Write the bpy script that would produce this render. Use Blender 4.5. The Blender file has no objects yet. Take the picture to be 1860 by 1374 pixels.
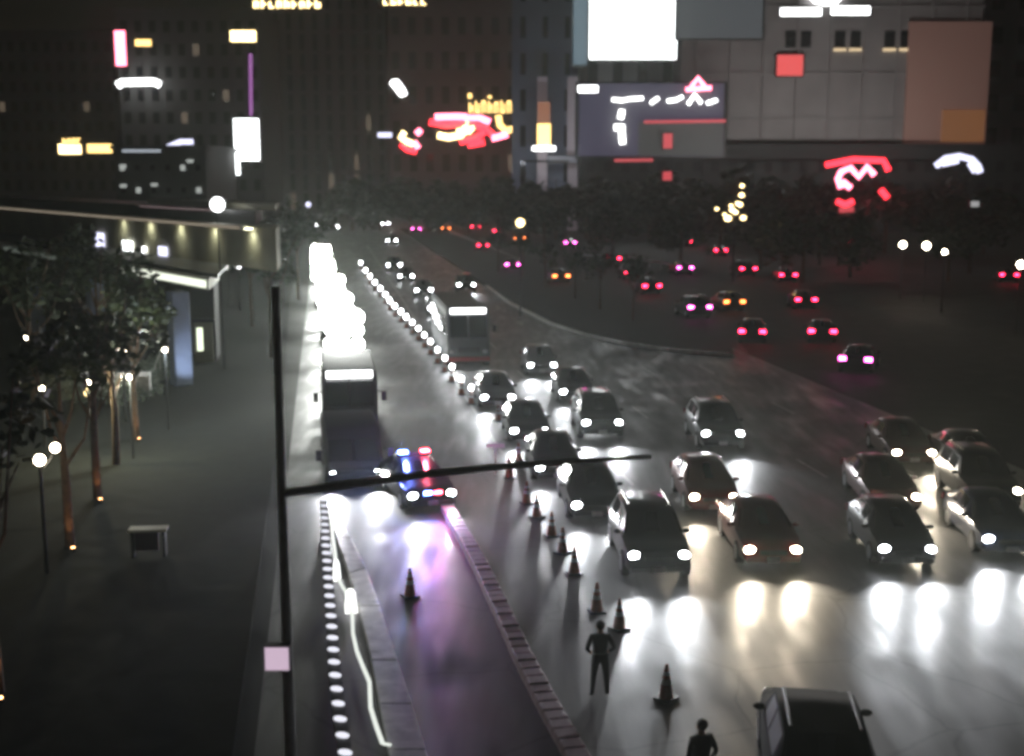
import bpy, bmesh, math, random
from mathutils import Vector, Matrix
random.seed(7)
SC = bpy.context.scene
COL = SC.collection
PI = math.pi
# ------------------------------------------------------------------ camera
CH = 11.2                      # camera height
F = 2200.0                     # focal length in photo pixels (1860 wide)
PITCH = math.atan(367.0 / F)
cam = bpy.data.cameras.new('camera')
camo = bpy.data.objects.new('camera', cam)
COL.objects.link(camo)
camo.location = (0, 0, CH)
camo.rotation_euler = (PI / 2 - PITCH, 0, 0)
cam.sensor_width = 36.0
cam.lens = 36.0 * F / 1860.0
cam.clip_end = 3000
cam.dof.use_dof = True
cam.dof.focus_distance = 34.0
cam.dof.aperture_fstop = 0.50
SC.camera = camo
# ------------------------------------------------------------------ world, sun, exposure
W = bpy.data.worlds.new('World')
SC.world = W
W.use_nodes = True
nt = W.node_tree
sky = nt.nodes.new('ShaderNodeTexSky')
sky.sky_type = 'NISHITA'
sky.sun_disc = False
sky.sun_elevation = math.radians(1.0)
sky.sun_rotation = math.radians(200)
bg = nt.nodes['Background']
bg.inputs['Strength'].default_value = 0.0022
nt.links.new(sky.outputs[0], bg.inputs[0])
sun = bpy.data.lights.new('night_sun', 'SUN')
sun.energy = 0.006
sun.angle = math.radians(10)
sun.color = (1.0, 0.95, 0.85)
suno = bpy.data.objects.new('night_sun', sun)
suno.rotation_euler = (math.radians(50), 0, math.radians(200))
COL.objects.link(suno)
SC.view_settings.view_transform = 'Standard'
SC.view_settings.look = 'None'
SC.view_settings.exposure = 0.0
SC.view_settings.gamma = 1.0
SC.cycles.filter_width = 3.5
SC.cycles.use_denoising = True
SC.cycles.max_bounces = 5
SC.cycles.diffuse_bounces = 2
SC.cycles.glossy_bounces = 3
SC.cycles.transmission_bounces = 3
SC.cycles.volume_bounces = 0
SC.cycles.sample_clamp_indirect = 4.0
SC.cycles.caustics_reflective = False
SC.cycles.caustics_refractive = False

# ------------------------------------------------------------------ geometry helpers
cp, sp = math.cos(PITCH), math.sin(PITCH)
def ray(px, py):
    u = (px - 930.0) / F
    v = (687.0 - py) / F
    return Vector((u, cp + v * sp, -sp + v * cp))
def G(px, py, z=0.0):                       # where the line of sight meets height z
    d = ray(px, py)
    t = (z - CH) / d.z
    return Vector((d.x * t, d.y * t, z))
def at(px, py, Y):                          # the point at distance Y
    d = ray(px, py)
    t = Y / d.y
    return Vector((d.x * t, Y, CH + d.z * t))
RA = math.atan(0.1547)                      # the street runs a little to the left
AX = Vector((-math.sin(RA), math.cos(RA), 0))
LX = Vector((math.cos(RA), math.sin(RA), 0))
def S(A, L, z=0.0):                         # street frame: A along, L to the right
    v = AX * A + LX * L
    return Vector((v.x, v.y, z))
def toS(p):
    return p.dot(AX), p.dot(LX)

# ------------------------------------------------------------------ materials
def mat(name, col, rough=0.6, metal=0.0, emit=None, es=0.0, noise=0.0, nscale=8.0, bump=0.0, coat=0.0, trans=0.0):
    m = bpy.data.materials.new(name)
    m.use_nodes = True
    t = m.node_tree
    b = t.nodes['Principled BSDF']
    c = (col[0], col[1], col[2], 1)
    b.inputs['Base Color'].default_value = c
    b.inputs['Roughness'].default_value = rough
    b.inputs['Metallic'].default_value = metal
    if coat: b.inputs['Coat Weight'].default_value = coat
    if trans: b.inputs['Transmission Weight'].default_value = trans
    if emit:
        b.inputs['Emission Color'].default_value = (*emit, 1)
        b.inputs['Emission Strength'].default_value = es
    if noise or bump:
        tc = t.nodes.new('ShaderNodeTexCoord')
        n = t.nodes.new('ShaderNodeTexNoise')
        n.inputs['Scale'].default_value = nscale
        n.inputs['Detail'].default_value = 6
        t.links.new(tc.outputs['Object'], n.inputs['Vector'])
        if noise:
            r = t.nodes.new('ShaderNodeMapRange')
            r.inputs['From Min'].default_value = 0.3
            r.inputs['From Max'].default_value = 0.7
            r.inputs['To Min'].default_value = 1 - noise
            r.inputs['To Max'].default_value = 1 + noise
            t.links.new(n.outputs[0], r.inputs[0])
            mx = t.nodes.new('ShaderNodeVectorMath'); mx.operation = 'SCALE'
            mx.inputs[0].default_value = col
            t.links.new(r.outputs[0], mx.inputs['Scale'])
            t.links.new(mx.outputs[0], b.inputs['Base Color'])
            r2 = t.nodes.new('ShaderNodeMapRange')
            r2.inputs['From Min'].default_value = 0.3
            r2.inputs['From Max'].default_value = 0.7
            r2.inputs['To Min'].default_value = max(0.05, rough - 0.12)
            r2.inputs['To Max'].default_value = min(1, rough + 0.12)
            t.links.new(n.outputs[0], r2.inputs[0])
            t.links.new(r2.outputs[0], b.inputs['Roughness'])
        if bump:
            bp = t.nodes.new('ShaderNodeBump')
            bp.inputs['Strength'].default_value = bump
            bp.inputs['Distance'].default_value = 0.02
            t.links.new(n.outputs[0], bp.inputs['Height'])
            t.links.new(bp.outputs[0], b.inputs['Normal'])
    return m

def glow(name, col, s):
    return mat(name, (0.04, 0.04, 0.04), 0.6, emit=col, es=s)

def wet_asphalt():
    m = bpy.data.materials.new('wet_asphalt'); m.use_nodes = True
    t = m.node_tree; b = t.nodes['Principled BSDF']
    tc = t.nodes.new('ShaderNodeTexCoord')
    mp = t.nodes.new('ShaderNodeMapping')
    mp.inputs['Rotation'].default_value = (0, 0, -RA)
    mp.inputs['Scale'].default_value = (1.0, 0.16, 1.0)        # wear runs along the wheel tracks
    t.links.new(tc.outputs['Object'], mp.inputs['Vector'])
    n1 = t.nodes.new('ShaderNodeTexNoise'); n1.inputs['Scale'].default_value = 0.9; n1.inputs['Detail'].default_value = 5
    t.links.new(mp.outputs[0], n1.inputs['Vector'])
    n2 = t.nodes.new('ShaderNodeTexNoise'); n2.inputs['Scale'].default_value = 0.35; n2.inputs['Detail'].default_value = 4
    t.links.new(tc.outputs['Object'], n2.inputs['Vector'])
    n3 = t.nodes.new('ShaderNodeTexNoise'); n3.inputs['Scale'].default_value = 14; n3.inputs['Detail'].default_value = 3
    t.links.new(tc.outputs['Object'], n3.inputs['Vector'])
    mm = t.nodes.new('ShaderNodeMath'); mm.operation = 'ADD'
    t.links.new(n1.outputs[0], mm.inputs[0]); t.links.new(n2.outputs[0], mm.inputs[1])
    r = t.nodes.new('ShaderNodeMapRange')
    r.inputs['From Min'].default_value = 0.75; r.inputs['From Max'].default_value = 1.25
    r.inputs['To Min'].default_value = 0.38; r.inputs['To Max'].default_value = 0.66
    t.links.new(mm.outputs[0], r.inputs[0]); t.links.new(r.outputs[0], b.inputs['Roughness'])
    cr = t.nodes.new('ShaderNodeMapRange')
    cr.inputs['From Min'].default_value = 0.7; cr.inputs['From Max'].default_value = 1.3
    cr.inputs['To Min'].default_value = 0.05; cr.inputs['To Max'].default_value = 0.13
    t.links.new(mm.outputs[0], cr.inputs[0])
    cc = t.nodes.new('ShaderNodeCombineColor')
    for i in range(3): t.links.new(cr.outputs[0], cc.inputs[i])
    t.links.new(cc.outputs[0], b.inputs['Base Color'])
    b.inputs['Specular IOR Level'].default_value = 0.6
    n4 = t.nodes.new('ShaderNodeTexNoise'); n4.inputs['Scale'].default_value = 2.2; n4.inputs['Detail'].default_value = 8
    t.links.new(mp.outputs[0], n4.inputs['Vector'])
    vo = t.nodes.new('ShaderNodeTexVoronoi'); vo.feature = 'DISTANCE_TO_EDGE'; vo.inputs['Scale'].default_value = 0.22
    wn = t.nodes.new('ShaderNodeVectorMath'); wn.operation = 'MULTIPLY_ADD'; wn.inputs[1].default_value = (1.2, 1.2, 0)
    t.links.new(n2.outputs['Color'], wn.inputs[0]); t.links.new(tc.outputs['Object'], wn.inputs[2]); t.links.new(wn.outputs[0], vo.inputs['Vector'])
    ck = t.nodes.new('ShaderNodeMapRange'); ck.inputs['From Max'].default_value = 0.012; ck.inputs['To Min'].default_value = 0.65; ck.inputs['To Max'].default_value = 1.0
    t.links.new(vo.outputs['Distance'], ck.inputs[0])
    rm = t.nodes.new('ShaderNodeMath'); rm.operation = 'MULTIPLY_ADD'; rm.inputs[1].default_value = 0.5
    t.links.new(n4.outputs[0], rm.inputs[0])
    rs = t.nodes.new('ShaderNodeMath'); rs.operation = 'SUBTRACT'; rs.inputs[1].default_value = 0.25
    t.links.new(r.outputs[0], rs.inputs[0]); t.links.new(rs.outputs[0], rm.inputs[2])
    t.links.new(rm.outputs[0], b.inputs['Roughness'])
    cm = t.nodes.new('ShaderNodeVectorMath'); cm.operation = 'SCALE'
    t.links.new(cc.outputs[0], cm.inputs[0]); t.links.new(ck.outputs[0], cm.inputs['Scale']); t.links.new(cm.outputs[0], b.inputs['Base Color'])
    bp = t.nodes.new('ShaderNodeBump'); bp.inputs['Strength'].default_value = 0.5; bp.inputs['Distance'].default_value = 0.012
    t.links.new(n3.outputs[0], bp.inputs['Height']); t.links.new(bp.outputs[0], b.inputs['Normal'])
    return m

M = dict(
    ground=mat('dark_ground', (0.035, 0.037, 0.033), 0.7, noise=0.4, nscale=0.4),
    road=wet_asphalt(),
    dryroad=mat('dull_asphalt', (0.035, 0.036, 0.035), 0.75, noise=0.3, nscale=0.8),
    pave=mat('dark_paving', (0.026, 0.029, 0.025), 0.95, noise=0.3, nscale=1.5),
    concrete=mat('wet_pale_concrete', (0.85, 0.85, 0.83), 0.38, noise=0.25, nscale=2.5, bump=0.2),
    paint=mat('worn_road_paint', (0.28, 0.28, 0.26), 0.5, noise=0.5, nscale=5),
    pink=mat('pink_kerb_stone', (0.80, 0.58, 0.67), 0.6, noise=0.25, nscale=3),
    black=mat('black_plastic', (0.012, 0.012, 0.012), 0.45),
    rubber=mat('tyre_rubber', (0.015, 0.015, 0.015), 0.8),
    rim=mat('alloy_rim', (0.4, 0.4, 0.42), 0.3, 0.9),
    chrome=mat('chrome', (0.7, 0.7, 0.7), 0.15, 1.0),
    glass=mat('dark_car_glass', (0.01, 0.012, 0.014), 0.06, coat=1.0),
    plate=mat('licence_plate', (0.6, 0.6, 0.6), 0.4),
    head=glow('headlight_glow', (0.93, 0.95, 1.0), 60),
    headwarm=glow('warm_headlight_glow', (1.0, 0.88, 0.66), 55),
    headoff=mat('headlight_lens', (0.5, 0.5, 0.5), 0.1),
    tail=glow('tail_light_glow', (1.0, 0.02, 0.07), 22),
    magenta=glow('magenta_brake_glow', (1.0, 0.10, 0.55), 22),
    tailoff=mat('tail_light_lens', (0.25, 0.01, 0.01), 0.2),
    amber=glow('amber_glow', (1.0, 0.22, 0.05), 12),
    steel=mat('galvanised_steel', (0.7, 0.72, 0.70), 0.6, 0.2, noise=0.2, nscale=3),
    darksteel=mat('dark_painted_steel', (0.035, 0.037, 0.036), 0.5, 0.3),
    cone=mat('cone_orange', (0.22, 0.05, 0.015), 0.6, noise=0.2, nscale=8),
    collar=mat('reflective_collar', (0.6, 0.6, 0.6), 0.4),
    leaf=mat('dark_leaf', (0.035, 0.055, 0.028), 0.6),
    leaf2=mat('mid_leaf', (0.06, 0.085, 0.045), 0.6),
    bark=mat('bark', (0.11, 0.075, 0.05), 0.9, noise=0.4, nscale=6, bump=0.5),
    fac=mat('dark_facade', (0.10, 0.10, 0.10), 0.8, noise=0.2, nscale=0.1),
    facg=mat('grey_facade', (0.30, 0.29, 0.29), 0.8, noise=0.15, nscale=0.15),
    facp=mat('rosy_facade', (0.34, 0.24, 0.21), 0.8, noise=0.15, nscale=0.15),
    facb=mat('bluish_facade', (0.17, 0.20, 0.27), 0.6, noise=0.15, nscale=0.15),
    win=mat('dark_window', (0.012, 0.014, 0.018), 0.1),
    beige=mat('beige_wall', (0.28, 0.27, 0.20), 0.8, noise=0.2, nscale=0.5),
    slab=mat('pale_slab', (0.55, 0.55, 0.48), 0.6, noise=0.1, nscale=0.7),
    column=mat('blue_grey_column', (0.30, 0.36, 0.50), 0.6, noise=0.2, nscale=0.8),
    white=glow('white_glow', (1, 1, 1), 6),
    flood=glow('floodlight_glow', (.97, 1.0, 0.95), 85),
    lamp=glow('street_lamp_glow', (1.0, 0.85, 0.65), 40),
    gold=glow('gold_sign_glow', (1.0, 0.66, 0.22), 3.0),
    goldhot=glow('hot_gold_glow', (1.0, 0.75, 0.35), 6.0),
    red=glow('red_neon_glow', (1.0, 0.03, 0.05), 4.0),
    redsoft=glow('soft_red_glow', (0.8, 0.10, 0.12), 0.8),
    pinkneon=glow('pink_neon_glow', (1.0, 0.20, 0.30), 6.0),
    purple=glow('purple_neon_glow', (0.45, 0.16, 0.50), 0.8),
    blue=glow('blue_beacon_glow', (0.10, 0.2, 1.0), 60),
    redb=glow('red_beacon_glow', (1.0, 0.05, 0.08), 40),
    led=glow('violet_screen_glow', (0.10, 0.09, 0.17), 0.40),
    ledw=glow('pale_screen_glow', (0.75, 0.75, 1.0), 1.8),
    whitewall=glow('white_screen_glow', (0.97, 1.0, 1.0), 5.0),
    orangewall=glow('orange_lit_wall', (0.8, 0.32, 0.12), 0.20),
    signal=glow('pale_pink_panel', (0.80, 0.60, 0.76), 0.75),
    cap=glow('headlight_patch_glow', (0.85, 0.85, 0.95), 1.1),
    warmwash=glow('warm_uplight_glow', (1.0, 0.5, 0.2), 12),
    skin=mat('skin', (0.35, 0.2, 0.14), 0.6),
    hair=mat('dark_hair', (0.02, 0.015, 0.012), 0.7),
    cloth=mat('dark_jacket_cloth', (0.02, 0.021, 0.024), 0.8, noise=0.2, nscale=6),
    trousers=mat('dark_trouser_cloth', (0.022, 0.023, 0.026), 0.85),
    shoe=mat('black_shoe', (0.01, 0.01, 0.01), 0.4),
    tape=glow('lit_tape_glow', (.95, 1.0, .92), .9),
    hedge=mat('planting_soil', (0.015, 0.017, 0.012), 0.9, noise=0.3, nscale=4),
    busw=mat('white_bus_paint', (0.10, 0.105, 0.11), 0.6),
)
for k_ in ('pave', 'ground', 'dryroad'):
    M[k_].node_tree.nodes['Principled BSDF'].inputs['Specular IOR Level'].default_value = 0.12
M['pave'].node_tree.nodes['Principled BSDF'].inputs['Base Color'].default_value = (.03, .032, .028, 1)
# ------------------------------------------------------------------ mesh builders
class MB:
    def __init__(s): s.v = []; s.f = []; s.mi = []
    def add(s, vs, fs, mi=0):
        o = len(s.v)
        s.v += [tuple(p) for p in vs]
        s.f += [tuple(i + o for i in f) for f in fs]
        s.mi += [mi] * len(fs)
        return s
    def box(s, c, d, rz=0.0, mi=0, taper=1.0):
        cx, cy, cz = c; hx, hy, hz = d[0] / 2, d[1] / 2, d[2] / 2
        cs, sn = math.cos(rz), math.sin(rz)
        vs = []
        for z, k in ((-hz, 1.0), (hz, taper)):
            for x, y in ((-hx, -hy), (hx, -hy), (hx, hy), (-hx, hy)):
                x *= k; y *= k
                vs.append((cx + x * cs - y * sn, cy + x * sn + y * cs, cz + z))
        return s.add(vs, [(3, 2, 1, 0), (4, 5, 6, 7), (0, 1, 5, 4), (1, 2, 6, 5), (2, 3, 7, 6), (3, 0, 4, 7)], mi)
    def tube(s, pts, rad, n=8, mi=0, cap=True):
        pts = [Vector(p) for p in pts]
        if not hasattr(rad, '__len__'): rad = [rad] * len(pts)
        vs = []; fs = []
        prev = None
        for i, p in enumerate(pts):
            d = (pts[min(i + 1, len(pts) - 1)] - pts[max(i - 1, 0)]).normalized()
            a = Vector((0, 0, 1)) if abs(d.z) < 0.9 else Vector((1, 0, 0))
            if prev is not None: a = prev
            x = a.cross(d).normalized() if prev is None else (prev - d * prev.dot(d)).normalized()
            prev = x
            y = d.cross(x)
            for k in range(n):
                t = 2 * PI * k / n
                vs.append(p + (x * math.cos(t) + y * math.sin(t)) * rad[i])
        for i in range(len(pts) - 1):
            for k in range(n):
                k2 = (k + 1) % n
                fs.append((i * n + k, i * n + k2, (i + 1) * n + k2, (i + 1) * n + k))
        if cap:
            fs.append(tuple(reversed(range(n))))
            fs.append(tuple((len(pts) - 1) * n + k for k in range(n)))
        return s.add(vs, fs, mi)
    def ball(s, c, r, n=10, m=7, mi=0):
        if not hasattr(r, '__len__'): r = (r, r, r)
        vs = [(c[0], c[1], c[2] - r[2])]; fs = []
        for j in range(1, m):
            t = PI * j / m
            for k in range(n):
                a = 2 * PI * k / n
                vs.append((c[0] + r[0] * math.sin(t) * math.cos(a), c[1] + r[1] * math.sin(t) * math.sin(a), c[2] - r[2] * math.cos(t)))
        vs.append((c[0], c[1], c[2] + r[2]))
        for k in range(n):
            k2 = (k + 1) % n
            fs.append((0, 1 + k2, 1 + k))
            for j in range(m - 2):
                a = 1 + j * n
                fs.append((a + k, a + k2, a + n + k2, a + n + k))
            a = 1 + (m - 2) * n
            fs.append((a + k, a + k2, len(vs) - 1))
        return s.add(vs, fs, mi)
    def poly(s, pts, z0, z1, mi=0):                      # prism from plan outline (counter-clockwise)
        n = len(pts)
        ar = sum(pts[i][0] * pts[(i + 1) % n][1] - pts[(i + 1) % n][0] * pts[i][1] for i in range(n))
        if ar < 0: pts = list(reversed(pts))
        vs = [(p[0], p[1], z0) for p in pts] + [(p[0], p[1], z1) for p in pts]
        fs = [tuple(reversed(range(n))), tuple(range(n, 2 * n))]
        for i in range(n):
            j = (i + 1) % n
            fs.append((i, j, n + j, n + i))
        return s.add(vs, fs, mi)
    def mesh(s, name, mats, smooth=None):
        me = bpy.data.meshes.new(name)
        me.from_pydata(s.v, [], s.f)
        if not isinstance(mats, (list, tuple)): mats = [mats]
        for m_ in mats: me.materials.append(m_)
        for p, i in zip(me.polygons, s.mi): p.material_index = i
        if smooth is not None:
            for p in me.polygons: p.use_smooth = True
            me.set_sharp_from_angle(angle=math.radians(smooth))
        me.update()
        return me
    def obj(s, name, mats, parent=None, smooth=None, bevel=0):
        return link(name, s.mesh(name, mats, smooth), parent, bevel=bevel)

def link(name, me, parent=None, loc=None, rz=None, bevel=0):
    o = bpy.data.objects.new(name, me)
    COL.objects.link(o)
    if parent: o.parent = parent
    if loc is not None: o.location = loc
    if rz is not None: o.rotation_euler = (0, 0, rz)
    if bevel:
        b = o.modifiers.new('bevel', 'BEVEL'); b.width = bevel; b.segments = 2; b.limit_method = 'ANGLE'
    return o
def empty(name, loc, rz=0.0, label=None, cat=None, group=None):
    o = bpy.data.objects.new(name, None)
    COL.objects.link(o); o.location = loc; o.rotation_euler = (0, 0, rz)
    o.empty_display_size = 0.3
    return tag(o, label, cat, group)
def tag(o, label=None, cat=None, group=None, kind=None):
    if label: o['label'] = label
    if cat: o['category'] = cat
    if group: o['group'] = group
    if kind: o['kind'] = kind
    return o
def copy_thing(root, loc, rz=None, label=None, group=None):
    c = root.copy(); COL.objects.link(c); c.location = loc
    if rz is not None: c.rotation_euler = (0, 0, rz)
    if label: c['label'] = label
    if group: c['group'] = group
    for ch in list(root.children):
        d = ch.copy(); COL.objects.link(d); d.parent = c
        for g in list(ch.children):
            e = g.copy(); COL.objects.link(e); e.parent = d
    return c
def struct(name, mb, m):
    return tag(mb.obj(name, m), kind='structure')
def lamp(kind, name, energy, color, parent, loc, target=None, size=60, blend=0.6, radius=0.08):
    l = bpy.data.lights.new(name, kind)
    l.energy = energy; l.color = color
    if kind in ('SPOT', 'POINT'): l.shadow_soft_size = radius
    if kind == 'SPOT':
        l.spot_size = math.radians(size); l.spot_blend = blend
    o = bpy.data.objects.new(name, l)
    COL.objects.link(o)
    if parent: o.parent = parent
    o.location = loc
    if target is not None:
        d = Vector(target) - Vector(loc)
        o.rotation_euler = d.to_track_quat('-Z', 'Y').to_euler()
    return o
# ------------------------------------------------------------------ ground, roads
b = MB(); b.add([(-1500, -200, 0), (1500, -200, 0), (1500, 2500, 0), (-1500, 2500, 0)], [(0, 1, 2, 3)])
struct('ground', b, M['ground'])
def strip(name, L0, L1, A0, A1, z, m):
    b = MB(); b.add([S(A0, L0, z), S(A0, L1, z), S(A1, L1, z), S(A1, L0, z)], [(0, 1, 2, 3)])
    return struct(name, b, m)
strip('road', -1.6, 26.5, 5, 620, 0.004, M['road'])
strip('far_carriageway', 26.5, 46, 40, 620, 0.004, M['dryroad'])
strip('side_street', 26.5, 90, 5, 40, 0.004, M['road'])
# side street crossing at the front of the picture is the same wet sheet
def gp(pts, z=0.0):
    return [G(x, y, z) for x, y in pts]
# left pavement: raised dark paving
b = MB()
left_edge = [S(5, -1.9), S(60, -2.2), S(110, -3.2), S(500, -3.2), S(500, -60), S(5, -60)]
b.poly(left_edge, -0.05, 0.13)
struct('left_pavement', b, M['pave'])
# pale kerb walk beside it
kl = [(594, 925), (612, 985), (634, 1050), (652, 1110), (676, 1210), (690, 1290), (706, 1374), (722, 1460)]
kr = [(600, 925), (638, 985), (665, 1040), (690, 1110), (722, 1210), (748, 1290), (773, 1374), (800, 1460)]
b = MB()
pl = gp(kl) ; pr = gp(kr)
for i in range(len(pl) - 1):
    q = [pl[i], pr[i], pr[i + 1], pl[i + 1]]
    # each flagstone slab leaves a small joint
    def lerp(a, c, t): return a + (c - a) * t
    q = [lerp(q[0], q[3], .01), lerp(q[1], q[2], .01), lerp(q[1], q[2], .99), lerp(q[0], q[3], .99)]
    tag(MB().poly([(p.x, p.y) for p in q], -0.05, 0.15).obj('kerb_slab', M['concrete'], None, bevel=0.015), kind='structure')
# far median (dark planted island) with pale kerb
mk = [(884, 522), (925, 552), (1000, 590), (1060, 610), (1130, 626), (1230, 640), (1330, 648)]
far = [S(125, 17.5), S(260, 16.0), S(260, 24), S(95, 27.5), S(76, 27.5)]
edge = [G(x, y) for x, y in mk]
b = MB(); b.poly([(p.x, p.y) for p in edge] + [(p.x, p.y) for p in [S(76, 26.5), S(95, 27.5), S(260, 24), S(260, 16.0)]], -0.05, 0.14)
struct('planted_island', b, M['hedge'])
b = MB()
for i in range(len(edge) - 1):
    p, q = edge[i], edge[i + 1]
    d = (q - p).normalized(); n = Vector((-d.y, d.x, 0)) * 0.14
    b.poly([(p - n)[:2], (q - n)[:2], (q + n)[:2], (p + n)[:2]], -0.04, 0.17)
struct('island_kerb', b, M['concrete'])
# lane paint, worn
def paint(name, A0, A1, L, w=0.12):
    b = MB(); a = S(A0, L - w / 2, 0.009); c = S(A0, L + w / 2, 0.009); d = S(A1, L + w / 2, 0.009); e = S(A1, L - w / 2, 0.009)
    b.add([a, c, d, e], [(0, 1, 2, 3)])
    return b
for L in (11.0, 14.8, 18.5, 22.0):
    A = 42.0
    while A < 175:
        struct('lane_marking', paint('p', A, A + 3, L), M['paint']); A += 12
struct('edge_line', paint('p', 48, 200, 7.0, 0.14), M['paint'])

# ------------------------------------------------------------------ cars
def car_data(kind):
    # x: distance back from the nose; half width; sill; belt; top; half width of top
    if kind == 'sedan':
        st = [(0.00, .66, .34, .56, .60, .55), (0.10, .82, .24, .66, .70, .70), (0.55, .90, .20, .78, .84, .76),
              (1.30, .915, .19, .90, .97, .79), (2.00, .92, .19, .95, 1.40, .60), (2.75, .92, .19, .96, 1.46, .60),
              (3.25, .92, .19, .98, 1.41, .59), (3.85, .91, .20, .99, 1.05, .72), (4.25, .87, .24, .96, 1.02, .70), (4.35, .74, .34, .82, .90, .60)]
    elif kind == 'suv':
        st = [(0.00, .72, .42, .72, .78, .62), (0.10, .86, .30, .84, .92, .76), (0.55, .93, .26, .94, 1.02, .82),
              (1.20, .95, .25, 1.04, 1.12, .84), (1.75, .955, .25, 1.08, 1.62, .70), (2.60, .955, .25, 1.09, 1.70, .70),
              (3.70, .95, .25, 1.10, 1.68, .69), (4.10, .94, .27, 1.10, 1.35, .76), (4.32, .90, .30, 1.05, 1.12, .80), (4.38, .80, .40, .80, .90, .70)]
    else:  # hatchback
        st = [(0.00, .66, .34, .60, .66, .55), (0.09, .80, .24, .70, .77, .70), (0.45, .87, .20, .82, .90, .75),
              (1.00, .89, .19, .94, 1.02, .78), (1.75, .89, .19, .98, 1.46, .60), (2.40, .89, .19, .99, 1.52, .61),
              (3.20, .89, .19, 1.00, 1.47, .60), (3.75, .87, .20, 1.00, 1.15, .70), (4.02, .84, .24, .95, 1.02, .70), (4.10, .74, .34, .80, .88, .62)]
    return st
def section(s):
    x, w, zb, zl, zr, wr = s
    return [(x, 0, zb), (x, w * .86, zb), (x, w, zb + .14), (x, w * 1.0, (zb + zl) / 2 + .05), (x, w * .965, zl),
            (x, wr + .02, zr - .06), (x, wr * .82, zr), (x, 0, zr + .015)]
def patch(st, i, j, u0, u1, off, s0=0.06, s1=0.94, side=0):
    # a panel lying just proud of the loft between stations i..j, section points u0..u1
    A = section(st[i]); B = section(st[j])
    def P(sec, u):
        k = min(int(u), len(sec) - 2); f = u - k
        return Vector(sec[k]) * (1 - f) + Vector(sec[k + 1]) * f
    q = []
    for (t, u) in ((s0, u0), (s1, u0), (s1, u1), (s0, u1)):
        q.append(P(A, u) * (1 - t) + P(B, u) * t)
    return q
M['dullglass'] = mat('dull_glass', (.008, .009, .010), .6)
M['dullglass'].node_tree.nodes['Principled BSDF'].inputs['Specular IOR Level'].default_value = .15
_cache = {}
def car_parts(kind, colour, style):
    key = (kind, colour, style)
    if key in _cache: return _cache[key]
    st = car_data(kind)
    paintm = mat('car_paint_%s' % len(_cache), colour, 0.28 if style != 'off' else .95, 0.25 if style != 'off' else 0, coat=0.4 if style != 'off' else 0)
    if style == 'off': paintm.node_tree.nodes['Principled BSDF'].inputs['Specular IOR Level'].default_value = .15
    parts = []
    b = MB(); n = 8
    rows = []
    for s in st:
        h = section(s)
        rows.append(h + [(x, -y, z) for x, y, z in reversed(h[1:-1])])
    m = len(rows[0])
    vs = [(-x, y, z) for r in rows for x, y, z in r]       # nose at x=0, body behind (negative x)
    fs = []
    for i in range(len(rows) - 1):
        for k in range(m):
            k2 = (k + 1) % m
            fs.append((i * m + k, (i + 1) * m + k, (i + 1) * m + k2, i * m + k2))
    fs.append(tuple(range(m))); fs.append(tuple(reversed([(len(rows) - 1) * m + k for k in range(m)])))
    b.add(vs, fs)
    parts.append(('body', b.mesh('body', paintm, 38), []))
    def panel(qs, off):
        b = MB()
        for q in qs:
            q = [Vector((-p.x, p.y, p.z)) for p in q]
            nn = (q[1] - q[0]).cross(q[3] - q[0]).normalized()
            c = sum(q, Vector()) / 4
            ref = Vector((-2.2, 0, .75))
            if nn.dot(c - ref) < 0: nn = -nn
            o = [p + nn * off for p in q]; i_ = [p - nn * 0.01 for p in q]
            b.add(o + i_, [(0, 1, 2, 3), (4, 7, 6, 5), (0, 4, 5, 1), (1, 5, 6, 2), (2, 6, 7, 3), (3, 7, 4, 0)])
        return b
    def mir(q): return [Vector((p.x, -p.y, p.z)) for p in q]
    q = patch(st, 3, 4, 5.15, 7, 0); parts.append(('windscreen', panel([q, mir(q)], .008).mesh('windscreen', M['glass']), []))
    q = patch(st, 6, 7, 5.15, 7, 0); parts.append(('rear_window', panel([q, mir(q)], .008).mesh('rear_window', M['glass']), []))
    for sgn in (1, -1):
        for (i, j) in ((4, 5), (5, 6)):
            q = patch(st, i, j, 4.12, 4.9, 0)
            if sgn < 0: q = mir(q)
            parts.append(('side_window', panel([q], .008).mesh('side_window', M['glass']), []))
    zl = st[1][3]; w0 = st[1][1]
    # grille, bumper bar, plate
    parts.append(('grille', MB().box((-.005, 0, zl - .10), (.10, w0 * .95, .13)).mesh('grille', M['black']), []))
    parts.append(('bumper', MB().box((-.06, 0, st[1][2] + .12), (.22, w0 * 1.86, .14)).mesh('bumper', paintm), []))
    parts.append(('licence_plate', MB().box((.06, 0, st[1][2] + .13), (.02, .34, .15)).mesh('licence_plate', M['plate']), []))
    # lamps
    hm = {'white': M['head'], 'warm': M['headwarm'], 'off': M['headoff'], 'away': M['headoff'], 'awaym': M['headoff'], 'awaya': M['headoff']}[style]
    for sgn in (1, -1):
        parts.append(('headlight', MB().ball((-.085, sgn * w0 * .80, zl - .04), (.10, .165, .105)).mesh('headlight', hm, 60), []))
    tm = {'away': M['tail'], 'awaym': M['magenta'], 'awaya': M['amber']}.get(style, M['tailoff'])
    xe = st[-1][0]; 
    for sgn in (1, -1):
        parts.append(('tail_light', MB().box((-xe + .06, sgn * (st[-2][1] - .15), st[-2][3] - .12), (.12, .40, .22)).mesh('tail_light', tm), []))
    for sgn in (1, -1):
        parts.append(('mirror', MB().ball((-st[3][0] - .25, sgn * (st[3][1] + .05), st[3][4] - .02), (.07, .12, .07), 8, 5).mesh('mirror', paintm, 60), []))
    wr = .33 if kind != 'suv' else .37
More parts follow.
